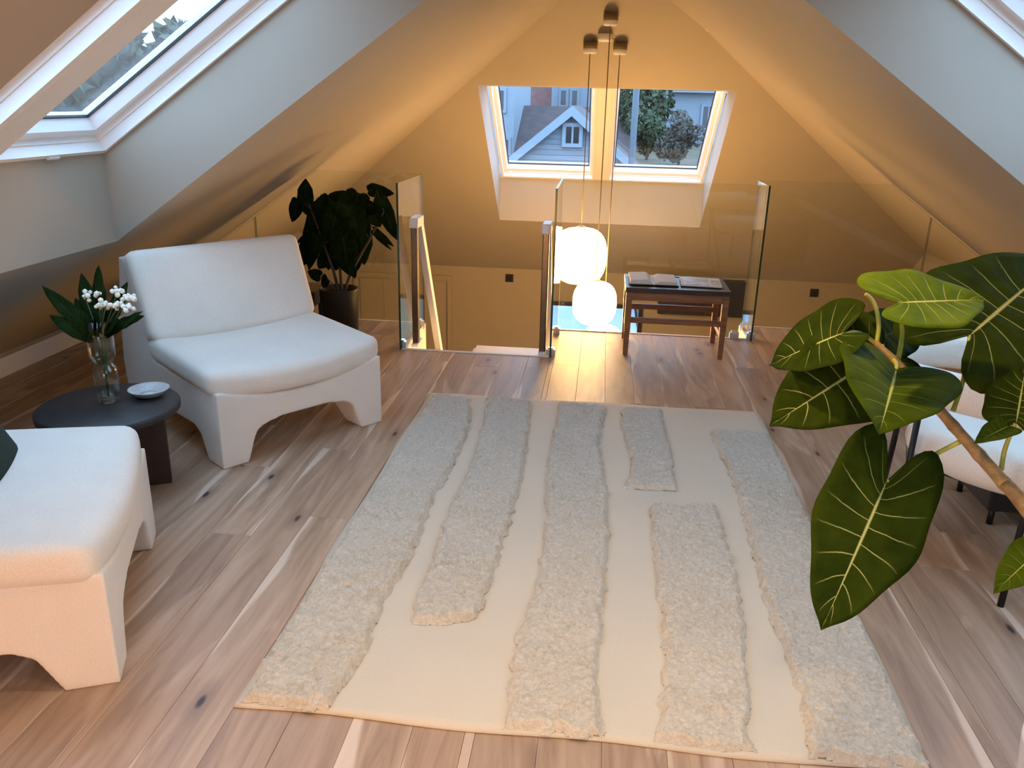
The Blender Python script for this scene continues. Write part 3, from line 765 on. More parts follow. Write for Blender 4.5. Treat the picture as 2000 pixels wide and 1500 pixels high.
# dark green cushion on near chair
gc = thing('cushion', 'dark green cushion on the seat of the near lounge chair', 'cushion', (-1.83, 1.96, .515))
soft('cushion_body', (.20, .20, .075, .05), 'green_velvet', gc, n=14, nz=5, puff=.035)
gc.rotation_euler = (math.radians(62), math.radians(0), math.atan2(.924, -.383))

# ------------------------------------------------------------------ side table, vase, dish
tb = thing('side_table', 'round dark side table between the two lounge chairs', 'side table', (-1.835, 2.745, 0))
lathe('table_top', [(0, .318), (.245, .318), (.256, .324), (.256, .344), (.250, .350), (0, .350)], 'dark_table', tb, 64)
for rz in (math.radians(28), math.radians(118)):
    box('leg_panel', (-.19, -.028, 0), (.19, .028, .318), 'table_leg', tb, bev=.004, mtx=Matrix.Rotation(rz, 4, 'Z'))
vs = thing('vase', 'clear glass vase with pinched waist on the round table', 'vase', (-1.848, 2.772, .351))
prof_o = [(0, .0), (.030, .0), (.039, .006), (.042, .04), (.044, .10), (.043, .135), (.032, .150), (.030, .158), (.036, .168), (.046, .185), (.047, .25), (.048, .325)]
prof_i = [(.0455, .325), (.0445, .25), (.0435, .188), (.034, .170), (.027, .158), (.029, .150), (.040, .134), (.041, .10), (.039, .04), (.034, .014), (0, .012)]
lathe('vase_body', prof_o+prof_i, 'vase_glass', vs, 40)
lathe('vase_foot', [(0, .001), (.030, .001), (.036, .005), (.034, .011), (0, .011)], 'vase_glass', vs, 32)
ds = thing('dish', 'small pale ceramic dish on the round side table', 'dish', (-1.735, 2.862, .351))
lathe('dish_body', [(0, .0), (.040, .0), (.055, .008), (.076, .028), (.078, .031), (.073, .031), (.052, .013), (.038, .007), (0, .006)], 'ceramic', ds, 40)
lathe('dish_glaze', [(0, .0075), (.030, .0075), (.034, .0085), (0, .0085)], 'white_pot', ds, 32)

def leaf_geo(B, T, N, width, fold=.25, droop=.1, heart=.18, wav=.02, nu=10, nv=22, shape=0.0):
    """leaf from petiole joint B to tip T, N approximate upper normal; rows run from midrib to margin"""
    B = Vector(B); T = Vector(T); d = T-B; l = d.length; y = d.normalized(); N = Vector(N); x = y.cross(N).normalized(); z = x.cross(y).normalized()
    if shape < 0: O = [(0, 0), (.30, .03), (.55, .12), (.80, .24), (.96, .36), (1.0, .48), (.94, .60), (.80, .71), (.60, .81), (.36, .90), (.14, .97), (0, 1)]
    else: O = [(0, 0), (.26, -heart*.72), (.58, -heart), (.86, -heart*.60), (1.0, .04), (1.02, .22), (.95, .40), (.80, .57), (.58, .73), (.33, .87), (.11, .955), (0, 1)]
    O = catmull([(a, b, 0) for a, b in O], 8); no = len(O)-1
    V = []; UV = []; Fc = []; ph = random.random()*6
    for j in range(nv+1):
        t = j/nv; f = t*no; k = min(int(f), no-1); o = O[k].lerp(O[k+1], f-k)
        ox = o.x*width/2*(1 + .04*math.sin(t*24+ph)); oy = o.y*l; my = l*t**1.5
        for i in range(nu+1):
            u = -1 + 2*i/nu; a = abs(u); xx = ox*u; yy = my + (oy-my)*a**1.45
            q = max(0.0, yy/l); w = abs(xx)
            zz = fold*w*(1-.45*w/(width/2)) - droop*l*q*q + wav*l*math.sin(t*17+ph+u*2)*a**2.5
            V.append(B + x*xx + y*yy + z*zz); UV.append((i/nu, t))
    for j in range(nv):
        for i in range(nu): a = j*(nu+1)+i; Fc.append((a, a+1, a+nu+2, a+nu+1))
    return V, Fc, UV
def leaf(name, parent, B, T, N, width, mt, thick=.0012, **kw):
    V, Fc, UV = leaf_geo(B, T, N, width, **kw); o = mesh(name, V, Fc, mt, parent, smooth=True, uvs=UV)
    md = o.modifiers.new('t', 'SOLIDIFY'); md.thickness = thick; md.offset = 0
    return o

# bouquet
bq = thing('bouquet', 'small white flowers with green leaves standing in the glass vase', 'flowers', (-1.848, 2.772, .37))
cdir = R_
def stemp(dx, dy, h): return [(0, 0, .0), (dx*.08, dy*.08, .12), (dx*.25, dy*.25, .27), (dx, dy, h)]
fl_spots = [(-.055, .03, .385), (-.01, .05, .395), (.07, .04, .405), (.06, -.03, .37), (.085, .01, .36), (.115, .03, .385), (.03, .0, .36), (.13, -.01, .36)]
for dx, dy, h in fl_spots:
    stem_ = tube('flower_stem', stemp(dx, dy, h), .0025, 'stem_green', bq, 6)
    V = []; Fc = []
    for k in range(9):
        c = Vector((dx+random.gauss(0, .011), dy+random.gauss(0, .011), h+random.gauss(0, .007)+.004)); r = random.uniform(.007, .012)
        b0 = len(V); bm = bmesh.new(); bmesh.ops.create_icosphere(bm, subdivisions=1, radius=r)
        for v in bm.verts: V.append(c+v.co)
        for f in bm.faces: Fc.append(tuple(b0+v.index for v in f.verts))
        bm.free()
    mesh('flower_head', V, Fc, 'petal', bq, smooth=True)
lv = [((-.03, 0, .25), (-.20, .0, .43), .05), ((-.02, .02, .27), (-.075, .05, .47), .055), ((0, .03, .28), (-.015, .06, .50), .06), ((-.02, -.01, .22), (-.16, -.04, .33), .05),
      ((.02, 0, .26), (.17, .02, .33), .045), ((.03, -.01, .24), (.19, -.03, .36), .04), ((.01, .0, .26), (.05, -.07, .36), .06), ((-.01, -.02, .25), (-.06, -.06, .36), .06),
      ((.02, .02, .27), (.09, .07, .44), .05), ((0, 0, .24), (.02, -.06, .33), .06), ((.02, 0, .25), (.11, -.05, .33), .05), ((-.01, 0, .24), (-.10, .03, .38), .05)]
for B, T, w in lv: leaf('leaf', bq, B, T, (random.uniform(-.3, .3), -.7, .8), w*1.15, 'leaf_back', heart=.02, droop=.06, nu=4, nv=8, shape=-.1, wav=.01)

# ------------------------------------------------------------------ wooden side table by the railing with open book and papers
so = thing('wooden_table', 'small teak side table with dark inset top beside the glass railing', 'side table', (.49, 5.153, 0))
sw_, sd_, sh_ = .315, .212, .43
for sx in (-1, 1):
    for sy in (-1, 1):
        V = []; 
        for z, k in ((0, .80), (.25, 1.0), (sh_-.002, 1.0)):
            hw = .019*k; cx = sx*(sw_-.024); cy = sy*(sd_-.024)
            V += [(cx-hw, cy-hw, z), (cx+hw, cy-hw, z), (cx+hw, cy+hw, z), (cx-hw, cy+hw, z)]
        Fc = [(3, 2, 1, 0), (8, 9, 10, 11)]
        for a in (0, 4):
            for i in range(4): Fc.append((a+i, a+(i+1) % 4, a+4+(i+1) % 4, a+4+i))
        mesh('leg', V, Fc, 'teak', so)
for sy in (-1, 1):
    box('apron', (-sw_+.04, sy*(sd_-.024)-.010, sh_-.082), (sw_-.04, sy*(sd_-.024)+.010, sh_-.030), 'teak', so, bev=.003)
    box('stretcher', (-sw_+.04, sy*(sd_-.024)-.009, .205), (sw_-.04, sy*(sd_-.024)+.009, .240), 'teak', so, bev=.003)
for sx in (-1, 1):
    box('side_apron', (sx*(sw_-.024)-.010, -sd_+.04, sh_-.078), (sx*(sw_-.024)+.010, sd_-.04, sh_-.030), 'teak', so, bev=.003)
    box('side_stretcher', (sx*(sw_-.024)-.009, -sd_+.04, .125), (sx*(sw_-.024)+.009, sd_-.04, .155), 'teak', so, bev=.003)
bm = bmesh.new()
for lo, hi in (((-sw_, -sd_, sh_-.03), (sw_, -sd_+.03, sh_)), ((-sw_, sd_-.03, sh_-.03), (sw_, sd_, sh_)), ((-sw_, -sd_+.03, sh_-.03), (-sw_+.03, sd_-.03, sh_)), ((sw_-.03, -sd_+.03, sh_-.03), (sw_, sd_-.03, sh_))): add_box(bm, lo, hi)
bm_obj('top_frame', bm, 'teak_dark', so)
box('top_inset', (-sw_+.03, -sd_+.03, sh_-.026), (sw_-.03, sd_-.03, sh_-.004), 'teak_dark', so)
# open book, two thick page blocks curving from the gutter
bk = thing('open_book', 'thick open book lying on left half of the small teak table', 'book', (.345, 5.16, .4315), .03)
box('book_cover', (-.155, -.135, 0), (.155, .135, .004), 'teak_dark', bk)
for s in (-1, 1):
    V = []; n = 12
    for i in range(n+1):
        u = i/n; x = s*(.004 + .140*u); z = .006 + (.030 if s < 0 else .020)*math.sin(min(1, u*3.2)*PI/2)*(1-.25*u)
        V += [(x, -.125, .004), (x, .125, .004), (x, .125, z), (x, -.125, z)]
    Fc = [(0, 1, 2, 3), tuple(n*4+q for q in (3, 2, 1, 0))]
    for i in range(n):
        for q in range(4): a = i*4+q; b = i*4+(q+1) % 4; Fc.append((a, b, b+4, a+4))
    fix_normals(mesh('pages', V, Fc, 'paper', bk))
def print_mat(name, cols):
    mt, n, b = nm(name); tcn = n.nodes.new('ShaderNodeTexCoord'); t = noise_node(n, 9, 4, .6, tcn.outputs['Object'])
    r = ramp(n, t.outputs[0], cols); L(n, r.outputs[0], b.inputs['Base Color']); b.inputs['Roughness'].default_value = .45
print_mat('photo_print', [(.3, (.16, .15, .14)), (.5, (.45, .42, .38)), (.7, (.70, .68, .63))])
mg = thing('magazine', 'open magazine with grey photographs on right half of the small teak table', 'magazine', (.645, 5.17, .4315), -.05)
box('magazine_pages', (-.125, -.13, 0), (.125, .13, .008), 'paper', mg, bev=.002)
box('printed_photo', (-.112, -.115, .0081), (.05, .10, .0086), 'photo_print', mg)
box('printed_panel', (.062, -.09, .0081), (.118, .06, .0086), 'photo_print', mg)

# black outlets and the black box on the far wall
for x, z, lab in ((-.984, -.387, 'small black square wall outlet behind the stair opening'), (2.343, -.399, 'small black square wall outlet behind the right glass railing')):
    o = thing('wall_outlet', lab, 'outlet', (x, YK, z), group='black wall outlets')
    box('outlet_plate', (-.045, -.012, -.045), (.045, 0, .045), 'black_plastic', o, bev=.004)
    box('outlet_insert', (-.028, -.016, -.028), (.028, -.012, .028), 'black_metal', o, bev=.002)
tv = thing('black_wall_box', 'long black box mounted on the far wall behind the teak table', 'wall box', (1.13, YK, -.485))
box('box_body', (-.455, -.16, -.195), (.455, -.02, .195), 'black_plastic', tv, bev=.01)
box('box_bracket', (-.30, -.02, -.10), (.30, -.001, .10), 'black_metal', tv)

# ------------------------------------------------------------------ boucle dining chair at right, black box on legs
dc = thing('dining_chair', 'white boucle chair with curved padded back and thin black legs', 'chair', (1.40, 2.72, 0))
def P(x, y, z): return (x-1.40, y-2.72, z)
def seat_warp(w):
    k = 1 - .10*((w.x/.30)**2)*((w.y/.30)**2)
    ca, sa = math.cos(-1.05), math.sin(-1.05)
    return Vector((w.x*ca - w.y*sa, w.x*sa + w.y*ca, w.z + .405))
V, Fc = soft_box(.27, .27, .062, .06, n=22, nz=8, puff=.01)
V2 = []
for v in V:
    r = math.hypot(v.x, v.y); mxy = max(abs(v.x), abs(v.y), 1e-6); k = (mxy/r if r > 1e-6 else 1); k = k*.75 + .25
    V2.append(seat_warp(Vector((v.x*k*1.04, v.y*k*1.04, v.z))))
fix_normals(mesh('seat', V2, Fc, 'boucle', dc, smooth=True))
def band(name, path, th, hh, mt, parent):
    pts = catmull(path, 8); V = []; Fc = []; n = 16; k = len(pts)
    for i, p in enumerate(pts):
        t = (pts[min(i+1, k-1)]-pts[max(i-1, 0)]); t.z = 0; t.normalize(); sd = Vector((t.y, -t.x, 0))
        e = min(i, k-1-i)/6; s = math.sqrt(max(0.02, 1-(1-min(1, e))**2))
        for j in range(n):
            a = 2*PI*j/n; c, s2 = math.cos(a), math.sin(a)
            V.append(p + sd*(th/2*s*math.copysign(abs(c)**.7, c)) + Vector((0, 0, hh/2*s*math.copysign(abs(s2)**.7, s2))))
    for i in range(k-1):
        for j in range(n): a = i*n+j; b = i*n+(j+1) % n; Fc.append((a, b, b+n, a+n))
    Fc.append(tuple(range(n-1, -1, -1))); Fc.append(tuple(range((k-1)*n, k*n)))
    return fix_normals(mesh(name, V, Fc, mt, parent, smooth=True))
band('curved_back', [P(1.44, 2.34, .635), P(1.36, 2.42, .635), P(1.25, 2.525, .635), P(1.12, 2.635, .635), P(1.035, 2.74, .635), P(1.03, 2.88, .640), P(1.10, 3.00, .645), P(1.22, 3.06, .645), P(1.36, 3.05, .645), P(1.49, 2.94, .645), P(1.63, 2.80, .645)], .075, .125, 'boucle', dc)
for a, b in ((P(1.075, 2.635, .60), P(1.080, 2.66, 0)), (P(1.045, 2.70, .60), P(1.155, 3.04, 0)), (P(1.365, 2.43, .60), P(1.334, 2.385, 0)), (P(1.58, 2.84, .60), P(1.68, 2.72, 0))):
    tube('leg', [a, b], .0105, 'black_metal', dc, 10)
tube('seat_rail', [P(1.10, 2.70, .345), P(1.35, 2.47, .345), P(1.60, 2.75, .345), P(1.40, 2.92, .345), P(1.15, 2.86, .345), P(1.10, 2.70, .345)], .010, 'black_metal', dc, 8)
bb = thing('black_cabinet', 'low black box on short legs behind the white boucle chair', 'cabinet', (1.78, 3.10, 0))
box('cabinet_body', (-.27, -.17, .065), (.27, .17, .40), 'black_plastic', bb, bev=.006)
for sx in (-1, 1):
    for sy in (-1, 1): tube('leg', [(sx*.24, sy*.14, .08), (sx*.24, sy*.14, 0)], .012, 'black_metal', bb, 8)

# ------------------------------------------------------------------ foreground plant
fi = thing('foreground_ficus', 'large-leaved ficus branch growing from a white pot at right foreground', 'potted plant', (1.120, 1.500, 0.000))
def G(p): return tuple(a-b for a, b in zip(p, (1.120, 1.500, 0.000)))
lathe('pot', [(0, 0), (.125, 0), (.13, .006), (.150, .192), (.150, .200), (.138, .200), (.130, .17), (0, .17)], 'white_pot', fi, 48)
lathe('soil', [(0, .16), (.131, .174), (0, .176)], 'soil', fi, 24)
br = catmull([G(p) for p in [(0.496, 1.448, 1.091), (0.519, 1.411, 1.072), (0.557, 1.360, 1.034), (0.595, 1.318, 0.994), (0.630, 1.288, 0.958), (0.658, 1.248, 0.928), (0.689, 1.219, 0.896), (0.940, 1.080, 0.620), (1.040, 1.280, 0.400), (1.110, 1.480, 0.165)]], 5)
tube('branch', br, [.0055 + .008*(i/(len(br)-1))**.8 + (.0012 if i % 5 == 0 else 0) for i in range(len(br))], 'branch', fi, 12)
for p in [[(0.602, 1.346, 1.011), (0.624, 1.383, 1.051), (0.637, 1.417, 1.082), (0.649, 1.450, 1.114)],
          [(0.608, 1.311, 0.970), (0.575, 1.310, 0.947), (0.538, 1.307, 0.918), (0.512, 1.294, 0.906), (0.491, 1.276, 0.906)],
          [(0.496, 1.448, 1.091), (0.475, 1.450, 1.105), (0.452, 1.440, 1.113), (0.435, 1.427, 1.112)],
          [(0.667, 1.284, 0.936), (0.665, 1.284, 0.969), (0.669, 1.285, 1.001), (0.674, 1.290, 1.014)],
          [(0.513, 1.402, 1.077), (0.514, 1.390, 1.073), (0.511, 1.377, 1.067)],
          [(0.502, 1.437, 1.091), (0.509, 1.446, 1.081), (0.511, 1.444, 1.076)],
          [(0.525, 1.414, 1.077), (0.510, 1.378, 1.132), (0.479, 1.332, 1.192)],
          [(0.669, 1.285, 1.001), (0.667, 1.287, 1.006), (0.666, 1.288, 1.011)],
          [(0.689, 1.219, 0.896), (0.711, 1.213, 0.872), (0.711, 1.197, 0.857), (0.697, 1.182, 0.849)],
          [(0.496, 1.448, 1.091), (0.494, 1.458, 1.092), (0.496, 1.468, 1.089)],
          [(0.496, 1.448, 1.091), (0.500, 1.462, 1.117), (0.494, 1.465, 1.143), (0.487, 1.470, 1.160), (0.477, 1.473, 1.171), (0.471, 1.474, 1.174)]]:
    q = catmull([G(v) for v in p], 5); tube('petiole', q, [.0042-.0012*i/(len(q)-1) for i in range(len(q))], 'petiole', fi, 8)
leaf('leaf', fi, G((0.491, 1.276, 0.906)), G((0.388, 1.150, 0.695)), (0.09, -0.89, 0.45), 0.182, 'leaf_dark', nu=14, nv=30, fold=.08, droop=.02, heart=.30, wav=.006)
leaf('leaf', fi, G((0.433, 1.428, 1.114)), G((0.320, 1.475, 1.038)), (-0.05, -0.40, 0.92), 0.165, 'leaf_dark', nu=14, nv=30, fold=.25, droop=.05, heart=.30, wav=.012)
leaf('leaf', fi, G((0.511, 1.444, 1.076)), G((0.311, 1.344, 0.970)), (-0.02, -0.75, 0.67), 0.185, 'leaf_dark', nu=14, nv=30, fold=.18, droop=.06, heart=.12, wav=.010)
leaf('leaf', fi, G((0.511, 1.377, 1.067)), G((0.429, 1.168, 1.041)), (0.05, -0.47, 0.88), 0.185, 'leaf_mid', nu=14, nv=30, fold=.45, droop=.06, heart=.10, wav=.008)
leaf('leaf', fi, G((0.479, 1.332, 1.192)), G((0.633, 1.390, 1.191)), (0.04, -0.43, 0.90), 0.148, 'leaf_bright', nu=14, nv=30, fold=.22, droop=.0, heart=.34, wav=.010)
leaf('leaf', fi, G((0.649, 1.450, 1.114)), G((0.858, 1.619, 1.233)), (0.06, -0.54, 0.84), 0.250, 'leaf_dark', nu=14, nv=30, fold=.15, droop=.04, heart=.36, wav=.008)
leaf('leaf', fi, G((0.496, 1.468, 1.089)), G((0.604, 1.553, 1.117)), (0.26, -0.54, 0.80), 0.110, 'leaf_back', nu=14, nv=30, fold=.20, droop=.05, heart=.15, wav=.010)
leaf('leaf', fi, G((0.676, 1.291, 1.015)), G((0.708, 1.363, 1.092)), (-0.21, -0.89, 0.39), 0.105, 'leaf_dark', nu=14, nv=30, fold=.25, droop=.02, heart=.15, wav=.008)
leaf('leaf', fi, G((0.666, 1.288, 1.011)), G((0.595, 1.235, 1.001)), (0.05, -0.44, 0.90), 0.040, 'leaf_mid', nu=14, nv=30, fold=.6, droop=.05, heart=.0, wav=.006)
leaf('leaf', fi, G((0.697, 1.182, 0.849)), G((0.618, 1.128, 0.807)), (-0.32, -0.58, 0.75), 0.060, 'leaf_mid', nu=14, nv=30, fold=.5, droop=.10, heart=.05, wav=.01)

# ------------------------------------------------------------------ potted ficus at back, black stand
fp = thing('potted_ficus', 'dark leafy ficus in black pot behind the lounge chair', 'potted plant', (-1.70, 5.16, 0))
pot = lathe('pot', [(0, 0), (.110, 0), (.118, .008), (.128, .285), (.128, .292), (.119, .292), (.112, .25), (0, .25)], 'black_pot', fp, 36)
lathe('soil', [(0, .235), (.113, .255), (0, .256)], 'soil', fp, 24)
BACKPLANT = [((-0.188, 0.000, 0.852), (-0.194, 0.020, 0.991), 0.120, 0.00),
    ((-0.181, 0.000, 0.859), (-0.201, 0.020, 0.758), 0.100, 0.00),
    ((-0.240, 0.000, 0.841), (-0.311, 0.020, 0.705), 0.100, 0.00),
    ((-0.047, 0.000, 0.831), (-0.187, 0.020, 0.593), 0.160, 0.00),
    ((-0.023, 0.030, 0.845), (0.209, 0.050, 0.883), 0.130, 0.03),
    ((0.163, -0.020, 0.905), (0.082, 0.000, 0.706), 0.160, -0.02),
    ((0.242, 0.000, 0.938), (0.385, 0.020, 0.909), 0.090, 0.00),
    ((0.275, 0.000, 0.932), (0.204, 0.020, 0.960), 0.070, 0.00),
    ((0.306, 0.000, 0.860), (0.395, 0.020, 0.617), 0.110, 0.00),
    ((0.304, -0.050, 0.897), (0.363, -0.030, 0.818), 0.080, -0.05),
    ((0.036, -0.050, 0.824), (-0.051, -0.030, 0.573), 0.180, -0.05),
    ((0.129, -0.030, 0.809), (0.146, -0.010, 0.545), 0.180, -0.03),
    ((-0.135, 0.040, 0.725), (-0.232, 0.060, 0.380), 0.150, 0.04),
    ((-0.022, 0.000, 0.669), (-0.077, 0.020, 0.395), 0.180, 0.00),
    ((0.150, 0.000, 0.709), (0.175, 0.020, 0.440), 0.160, 0.00),
    ((0.058, -0.040, 0.645), (0.074, -0.020, 0.375), 0.180, -0.04),
    ((0.270, -0.060, 0.786), (0.302, -0.040, 0.704), 0.100, -0.06),
    ((-0.142, 0.050, 0.657), (-0.312, 0.070, 0.564), 0.060, 0.05),
    ((0.250, 0.000, 0.680), (0.377, 0.020, 0.576), 0.050, 0.00),
    ((0.266, 0.000, 0.648), (0.359, 0.020, 0.549), 0.030, 0.00),
    ((-0.072, 0.020, 0.497), (-0.153, 0.040, 0.405), 0.100, 0.02),
    ((0.101, 0.020, 0.505), (0.090, 0.040, 0.381), 0.120, 0.02),
    ((0.106, -0.060, 0.452), (0.124, -0.040, 0.365), 0.070, -0.06),
    ((-0.056, -0.050, 0.359), (-0.107, -0.030, 0.301), 0.090, -0.05),
    ((-0.124, 0.000, 0.363), (-0.217, 0.020, 0.389), 0.080, 0.00),
    ((-0.009, 0.050, 0.562), (-0.041, 0.070, 0.387), 0.140, 0.05),
    ((-0.184, 0.060, 0.587), (-0.273, 0.080, 0.409), 0.130, 0.06),
    ((0.191, 0.050, 0.834), (0.249, 0.070, 0.703), 0.120, 0.05),
    ((-0.045, 0.000, 0.880), (-0.122, 0.020, 0.827), 0.070, 0.00),
    ((0.267, 0.020, 0.840), (0.359, 0.040, 0.711), 0.100, 0.02),
    ((0.041, -0.060, 0.857), (0.164, -0.040, 0.779), 0.150, -0.06),
    ((-0.109, -0.050, 0.640), (-0.141, -0.030, 0.503), 0.120, -0.05)]
ri = random.Random(3)
trunk = {0: [(0, 0, .25), (-.03, .0, .40), (-.08, -.02, .58), (-.16, .0, .80)], 1: [(.02, 0, .25), (.01, .02, .45), (.02, .0, .65), (.03, 0, .78)], 2: [(.03, 0, .25), (.10, 0, .42), (.22, 0, .62), (.32, .0, .80)]}
for k, p in trunk.items(): tube('stem', catmull(p, 4), [.012-.006*i/12 for i in range(13)], 'bark', fp, 8)
for (B, T, w, yo) in BACKPLANT:
    nrm = (ri.uniform(-.35, .35), -.9, ri.uniform(-.2, .6))
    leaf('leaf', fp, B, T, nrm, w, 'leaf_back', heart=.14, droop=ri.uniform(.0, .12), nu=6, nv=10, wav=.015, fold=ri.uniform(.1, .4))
    # petiole to the nearest stem
    best = min((Vector(q) for p in trunk.values() for q in p), key=lambda q: (q-Vector(B)).length + (0 if q.z < B[2] else .3))
    md_ = (best+Vector(B))/2 + Vector((0, 0, .015))
    tube('petiole', [best, md_, B], .0035, 'bark', fp, 6)
bs = thing('black_bench', 'low black bench behind the lounge chair beside the black plant pot', 'bench', (-2.25, 5.24, 0))
box('bench_top', (-.40, -.15, .17), (.40, .15, .27), 'black_plastic', bs, bev=.006)
for sx in (-1, 1):
    for sy in (-1, 1): box('leg', (sx*.36-.018, sy*.11-.018, 0), (sx*.36+.018, sy*.11+.018, .17), 'black_metal', bs)

# ------------------------------------------------------------------ unseen downlights added along the ridge as warm fill on the rug
for k, y in enumerate((-.7, .5, 1.5)):
    t = thing('added_downlight', ('added fill downlight at the ridge behind the viewer', 'added fill downlight at the ridge above the near end of the rug', 'added fill downlight at the ridge above the middle of the rug')[k], 'downlight', (0, y, RZ-.075), group='added ridge fill downlights')
    lathe('ring', [(.050, 0), (.075, 0), (.075, .02), (.050, .02)], 'white_paint', t, 32)
    lathe('housing', [(.052, .004), (.052, .05), (0, .05), (0, .046), (.048, .046), (.048, .004)], 'chrome', t, 24)
    ld = bpy.data.lights.new('downlight_fill', 'SPOT'); ld.energy = 76; ld.color = (1.0, .68, .36); ld.spot_size = math.radians(104); ld.spot_blend = .9; ld.shadow_soft_size = .05
    lo_ = bpy.data.objects.new('downlight_fill', ld); link(lo_, t, (0, 0, -.01))
# ------------------------------------------------------------------ warm globe lamp standing on floor behind the camera
gl = thing('floor_globe_lamp', 'warm glowing globe lamp standing on the floor behind the viewer', 'lamp', (-.80, -.20, 0))
lathe('lamp_base', [(0, 0), (.10, 0), (.10, .02), (.03, .03), (.03, .05), (0, .05)], 'black_metal', gl, 24)
pr_ = [(.22*math.cos(a)**.8 if abs(math.cos(a)) > 1e-6 else 0, .27+.22*math.sin(a)) for a in [-PI/2+PI*i/16 for i in range(17)]]
pr_[0] = (0, .05); pr_[-1] = (0, .49)
lathe('lamp_shade', pr_, 'floor_lamp_glow', gl, 36)

# ------------------------------------------------------------------ outside
struct('ground_outside', [(-120, -60, -5.6), (120, -60, -5.6), (120, 160, -5.6), (-120, 160, -5.6)], [(0, 1, 2, 3)], 'lawn')
def house_box(t, x0, x1, y0, y1, z0, z1, mt, name='wall'): return box(name, (x0, y0, z0), (x1, y1, z1), mt, t)
def gable_roof_x(t, x0, x1, y0, ym, y1, ze, zr, mt, th=.18):
    """ridge along x"""
    V = [(x0, y0, ze), (x1, y0, ze), (x1, ym, zr), (x0, ym, zr), (x0, y1, ze), (x1, y1, ze)]
    V += [(a, b, c-th) for a, b, c in V]
    return fix_normals(mesh('roof', V, [(0, 1, 2, 3), (3, 2, 5, 4), (6, 9, 8, 7), (9, 10, 11, 8), (0, 6, 7, 1), (4, 5, 11, 10), (0, 3, 9, 6), (3, 4, 10, 9), (1, 7, 8, 2), (2, 8, 11, 5)], mt, t))
def hwindow(t, x0, x1, z0, z1, y, panes=2):
    f = .12; w = setting_part('window', t)
    bm = bmesh.new()
    for lo, hi in (((x0-f, y-.08, z0-f), (x1+f, y, z0)), ((x0-f, y-.08, z1), (x1+f, y, z1+f)), ((x0-f, y-.08, z0), (x0, y, z1)), ((x1, y-.08, z0), (x1+f, y, z1))): add_box(bm, lo, hi)
    for k in range(1, panes): c = x0+(x1-x0)*k/panes; add_box(bm, (c-.03, y-.07, z0), (c+.03, y, z1))
    o = bm_obj('window', bm, 'house_white', t)
    box('pane', (x0, y-.04, z0), (x1, y-.02, z1), 'dark_glass', o)
def setting_part(n, t): return t
ob = thing('outbuilding', 'pale clapboard gable with white bargeboards seen through left far window', 'building', (0, 28, -5.6))
# gable wall (clapboards as separate courses)
ax, az, ex, ez = -1.13, 6.72, 2.12, 4.98
def half(z): return ex if z <= ez else ex*(az-z)/(az-ez)
V = [(ax-ex, .04, 0), (ax+ex, .04, 0), (ax+ex, .04, ez), (ax, .04, az), (ax-ex, .04, ez)]; V += [(a, 9.0, c) for a, b, c in V]
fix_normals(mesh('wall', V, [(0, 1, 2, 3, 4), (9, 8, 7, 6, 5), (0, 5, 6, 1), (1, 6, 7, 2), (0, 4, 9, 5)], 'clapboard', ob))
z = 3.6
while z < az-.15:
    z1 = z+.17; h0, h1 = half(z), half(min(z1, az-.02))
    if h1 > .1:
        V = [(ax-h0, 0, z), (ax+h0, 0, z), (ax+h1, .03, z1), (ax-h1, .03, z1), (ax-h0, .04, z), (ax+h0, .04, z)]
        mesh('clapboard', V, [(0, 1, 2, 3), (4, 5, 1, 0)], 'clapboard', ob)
    z = z1
sl_ = (az-ez)/ex
for s in (-1, 1):
    V = []
    for (dx, dz) in ((0, .30), (ex+.35, .30-sl_*(ex+.35)), (ex+.35, -.02-sl_*(ex+.35)), (0, -.02)): V.append((ax+s*dx, -.32, az+dz)); 
    V += [(a, b+.07, c) for a, b, c in V]
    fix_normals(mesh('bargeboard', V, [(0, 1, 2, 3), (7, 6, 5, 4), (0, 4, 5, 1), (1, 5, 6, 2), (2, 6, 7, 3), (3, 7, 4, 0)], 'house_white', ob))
    V = [(ax, -.25, az+.30), (ax+s*(ex+.35), -.25, az+.30-sl_*(ex+.35)), (ax+s*(ex+.35), 9.2, az+.30-sl_*(ex+.35)), (ax, 9.2, az+.30)]
    V += [(a, b, c-.2) for a, b, c in V]
    fix_normals(mesh('roof', V, [(0, 1, 2, 3), (7, 6, 5, 4), (0, 4, 5, 1), (1, 5, 6, 2), (2, 6, 7, 3)], 'roof_brown', ob))
hwindow(ob, -1.30, -.87, 5.85, 6.37, -.02)
wl = thing('white_house', 'tall white house at left edge of the far window view', 'building', (0, 37.5, -5.6))
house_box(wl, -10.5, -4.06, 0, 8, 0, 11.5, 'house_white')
hwindow(wl, -4.90, -4.52, 6.75, 7.55, 0, 2)
hwindow(wl, -4.50, -4.28, 4.95, 5.5, -.01, 1)
gable_roof_x(wl, -10.9, -4.05, -.5, 4, 8.5, 11.5, 14, 'roof_brown')
bh = thing('brown_roof_house', 'low house with wide dark brown roof behind the small gable', 'building', (0, 36, -5.6))
house_box(bh, -3.8, 1.6, .6, 11.4, 0, 4.2, 'house_grey')
gable_roof_x(bh, -4.04, 2.2, 0, 6, 12, 4.1, 6.95, 'roof_brown')
rh = thing('red_roof_house', 'white house with dull red roof and white dormer beyond the brown roof', 'building', (0, 55, -5.6))
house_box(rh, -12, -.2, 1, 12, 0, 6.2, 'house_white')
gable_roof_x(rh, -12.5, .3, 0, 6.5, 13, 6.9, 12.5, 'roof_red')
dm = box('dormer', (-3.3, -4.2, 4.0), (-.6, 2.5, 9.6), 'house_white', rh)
hwindow(rh, -2.75, -2.45, 7.0, 7.8, -4.2, 1); hwindow(rh, -2.1, -1.8, 7.0, 7.8, -4.2, 1)
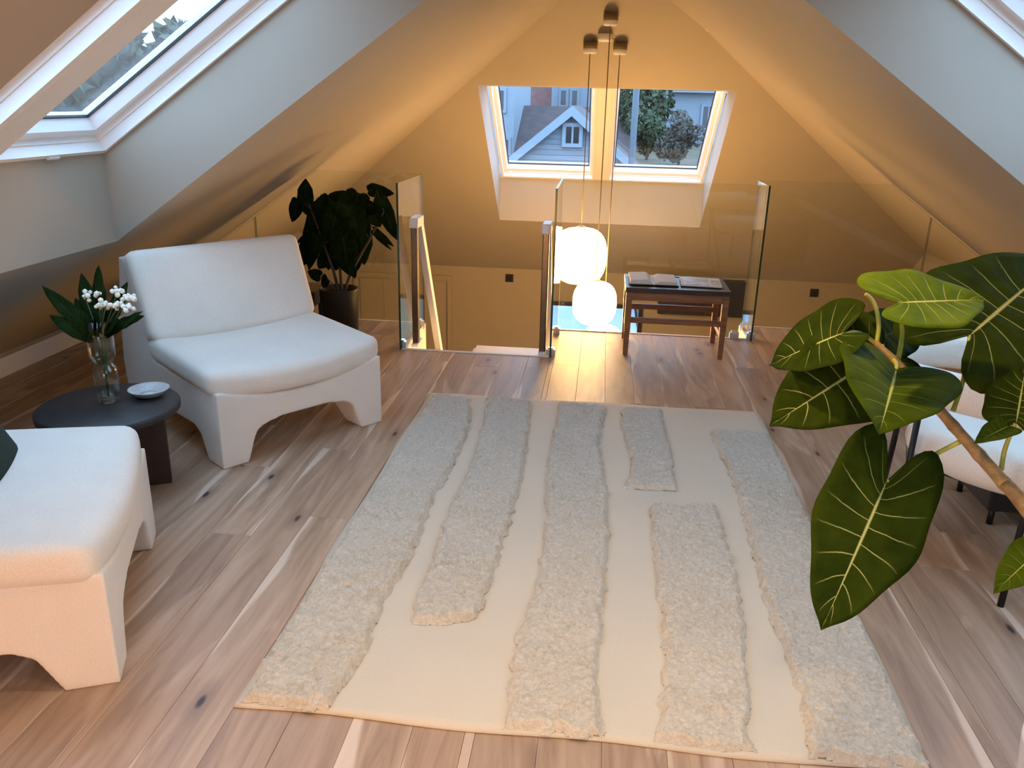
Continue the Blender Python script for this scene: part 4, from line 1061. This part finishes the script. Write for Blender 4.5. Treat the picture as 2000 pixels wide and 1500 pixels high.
wr = thing('pale_house', 'pale blue-white house behind shrubs seen through right far window', 'building', (0, 45, -5.6))
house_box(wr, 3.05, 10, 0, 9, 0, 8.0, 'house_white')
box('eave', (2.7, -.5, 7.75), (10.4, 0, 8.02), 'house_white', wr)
gable_roof_x(wr, 2.7, 10.4, -.5, 4.5, 9.5, 8.02, 11, 'roof_brown')
hwindow(wr, 4.90, 5.45, 6.05, 7.10, 0, 2)
tag(box('ground_added_slab', (-9, 9.4, -5.6), (.85, 24, -2.8), 'house_white'), kind='structure')  # pale slab added to brighten the view through the lower window
# raised bank with lawn
struct('ground_bank', [(.9, 14, -3.2), (14, 14, -3.2), (14, 26, -.75), (.9, 26, -.75), (14, 44, -.35), (.9, 44, -.35), (14, 44, -5.6), (.9, 44, -5.6), (14, 14, -5.6), (.9, 14, -5.6)],
       [(0, 1, 2, 3), (3, 2, 4, 5), (5, 4, 6, 7), (0, 9, 8, 1), (0, 3, 5, 7, 9), (1, 8, 6, 4, 2)], 'lawn')
lp = thing('lamp_post', 'grey post standing outside the right far window', 'post', (.86, 27, -5.6))
tube('pole', [(0, 0, 0), (0, 0, 9.5)], .10, 'post_grey', lp, 12)
lathe('pole_collar', [(0, 0), (.16, 0), (.16, .5), (.10, .55), (0, .55)], 'post_grey', lp, 16)
def tree(name, label, cat, base, h, crown, n, size, mt, group=None, trunk_r=.18, seed=1):
    rr = np.random.default_rng(seed); t = thing(name, label, cat, base, group=group)
    cz = h-crown[2]
    tube('trunk', [(0, 0, 0), (.1, 0, h*.35), (0, .1, cz+crown[2]*.3)], [trunk_r, trunk_r*.7, trunk_r*.3], 'bark', t, 8)
    # clumps
    cl = [(rr.normal(0, .45, 3), rr.uniform(.35, .6)) for _ in range(16)]
    V = []; Fc = []
    for i in range(n):
        c, r = cl[rr.integers(len(cl))]; d = rr.normal(0, 1, 3); d /= np.linalg.norm(d)
        p = (np.clip(c, -.75, .75) + d*r*rr.uniform(.75, 1.0))*np.array(crown) + np.array([0, 0, cz])
        p[2] = max(p[2], .1)
        a = rr.normal(0, 1, 3); a /= np.linalg.norm(a); b = np.cross(a, d); b /= (np.linalg.norm(b)+1e-6)
        s = size*rr.uniform(.6, 1.3); k = len(V)
        V += [p-a*s, p+b*s*.5, p+a*s, p-b*s*.5]; Fc.append((k, k+1, k+2, k+3))
    mesh('foliage', V, Fc, mt, t); return t
tree('hedge_bush', 'dark green bush beside the grey post', 'bush', (1.65, 34, -.6), 2.0, (.75, .7, .95), 3000, .11, 'tree_leaf', seed=2, trunk_r=.06)
tree('bare_shrub', 'brownish shrub in front of the pale house', 'shrub', (2.75, 32, -.6), 1.75, (.72, .7, .80), 3600, .075, 'shrub_leaf', seed=3, trunk_r=.05)
tree('dark_tree', 'dark tree behind the shrubs in the right far window', 'tree', (1.75, 40, -.5), 4.2, (1.0, 1.0, 2.0), 4000, .16, 'tree_leaf', seed=4, trunk_r=.1)
tspots = [(-17, 46, 10.0, 3.0), (-21.5, 40, 10.5, 3.3), (-29, 42, 11.5, 3.5), (-35, 35, 11.5, 3.5), (-42, 30, 11.5, 3.5), (-24, 31, 8.4, 3.0), (-31, 25, 8.4, 3.0), (-25, 22, 8.0, 2.8)]
tl = ['dark tree far behind the left roof window, first from the ridge', 'tall dark tree behind the left roof window', 'broad dark tree behind the left roof window', 'large dark tree further left behind the roof window', 'dark tree at far left outside the roof window', 'lower bushy tree in front of the tall trees at left', 'lower leafy tree at left outside the roof window', 'nearest low tree outside the left roof window']
for k, (x, y, h, r) in enumerate(tspots):
    tree('garden_tree', tl[k], 'tree', (x, y, -5.6), h, (r, r, h*.46), 9000, .46, 'tree_leaf', 'trees beyond the left roof windows', .3, 20+k)
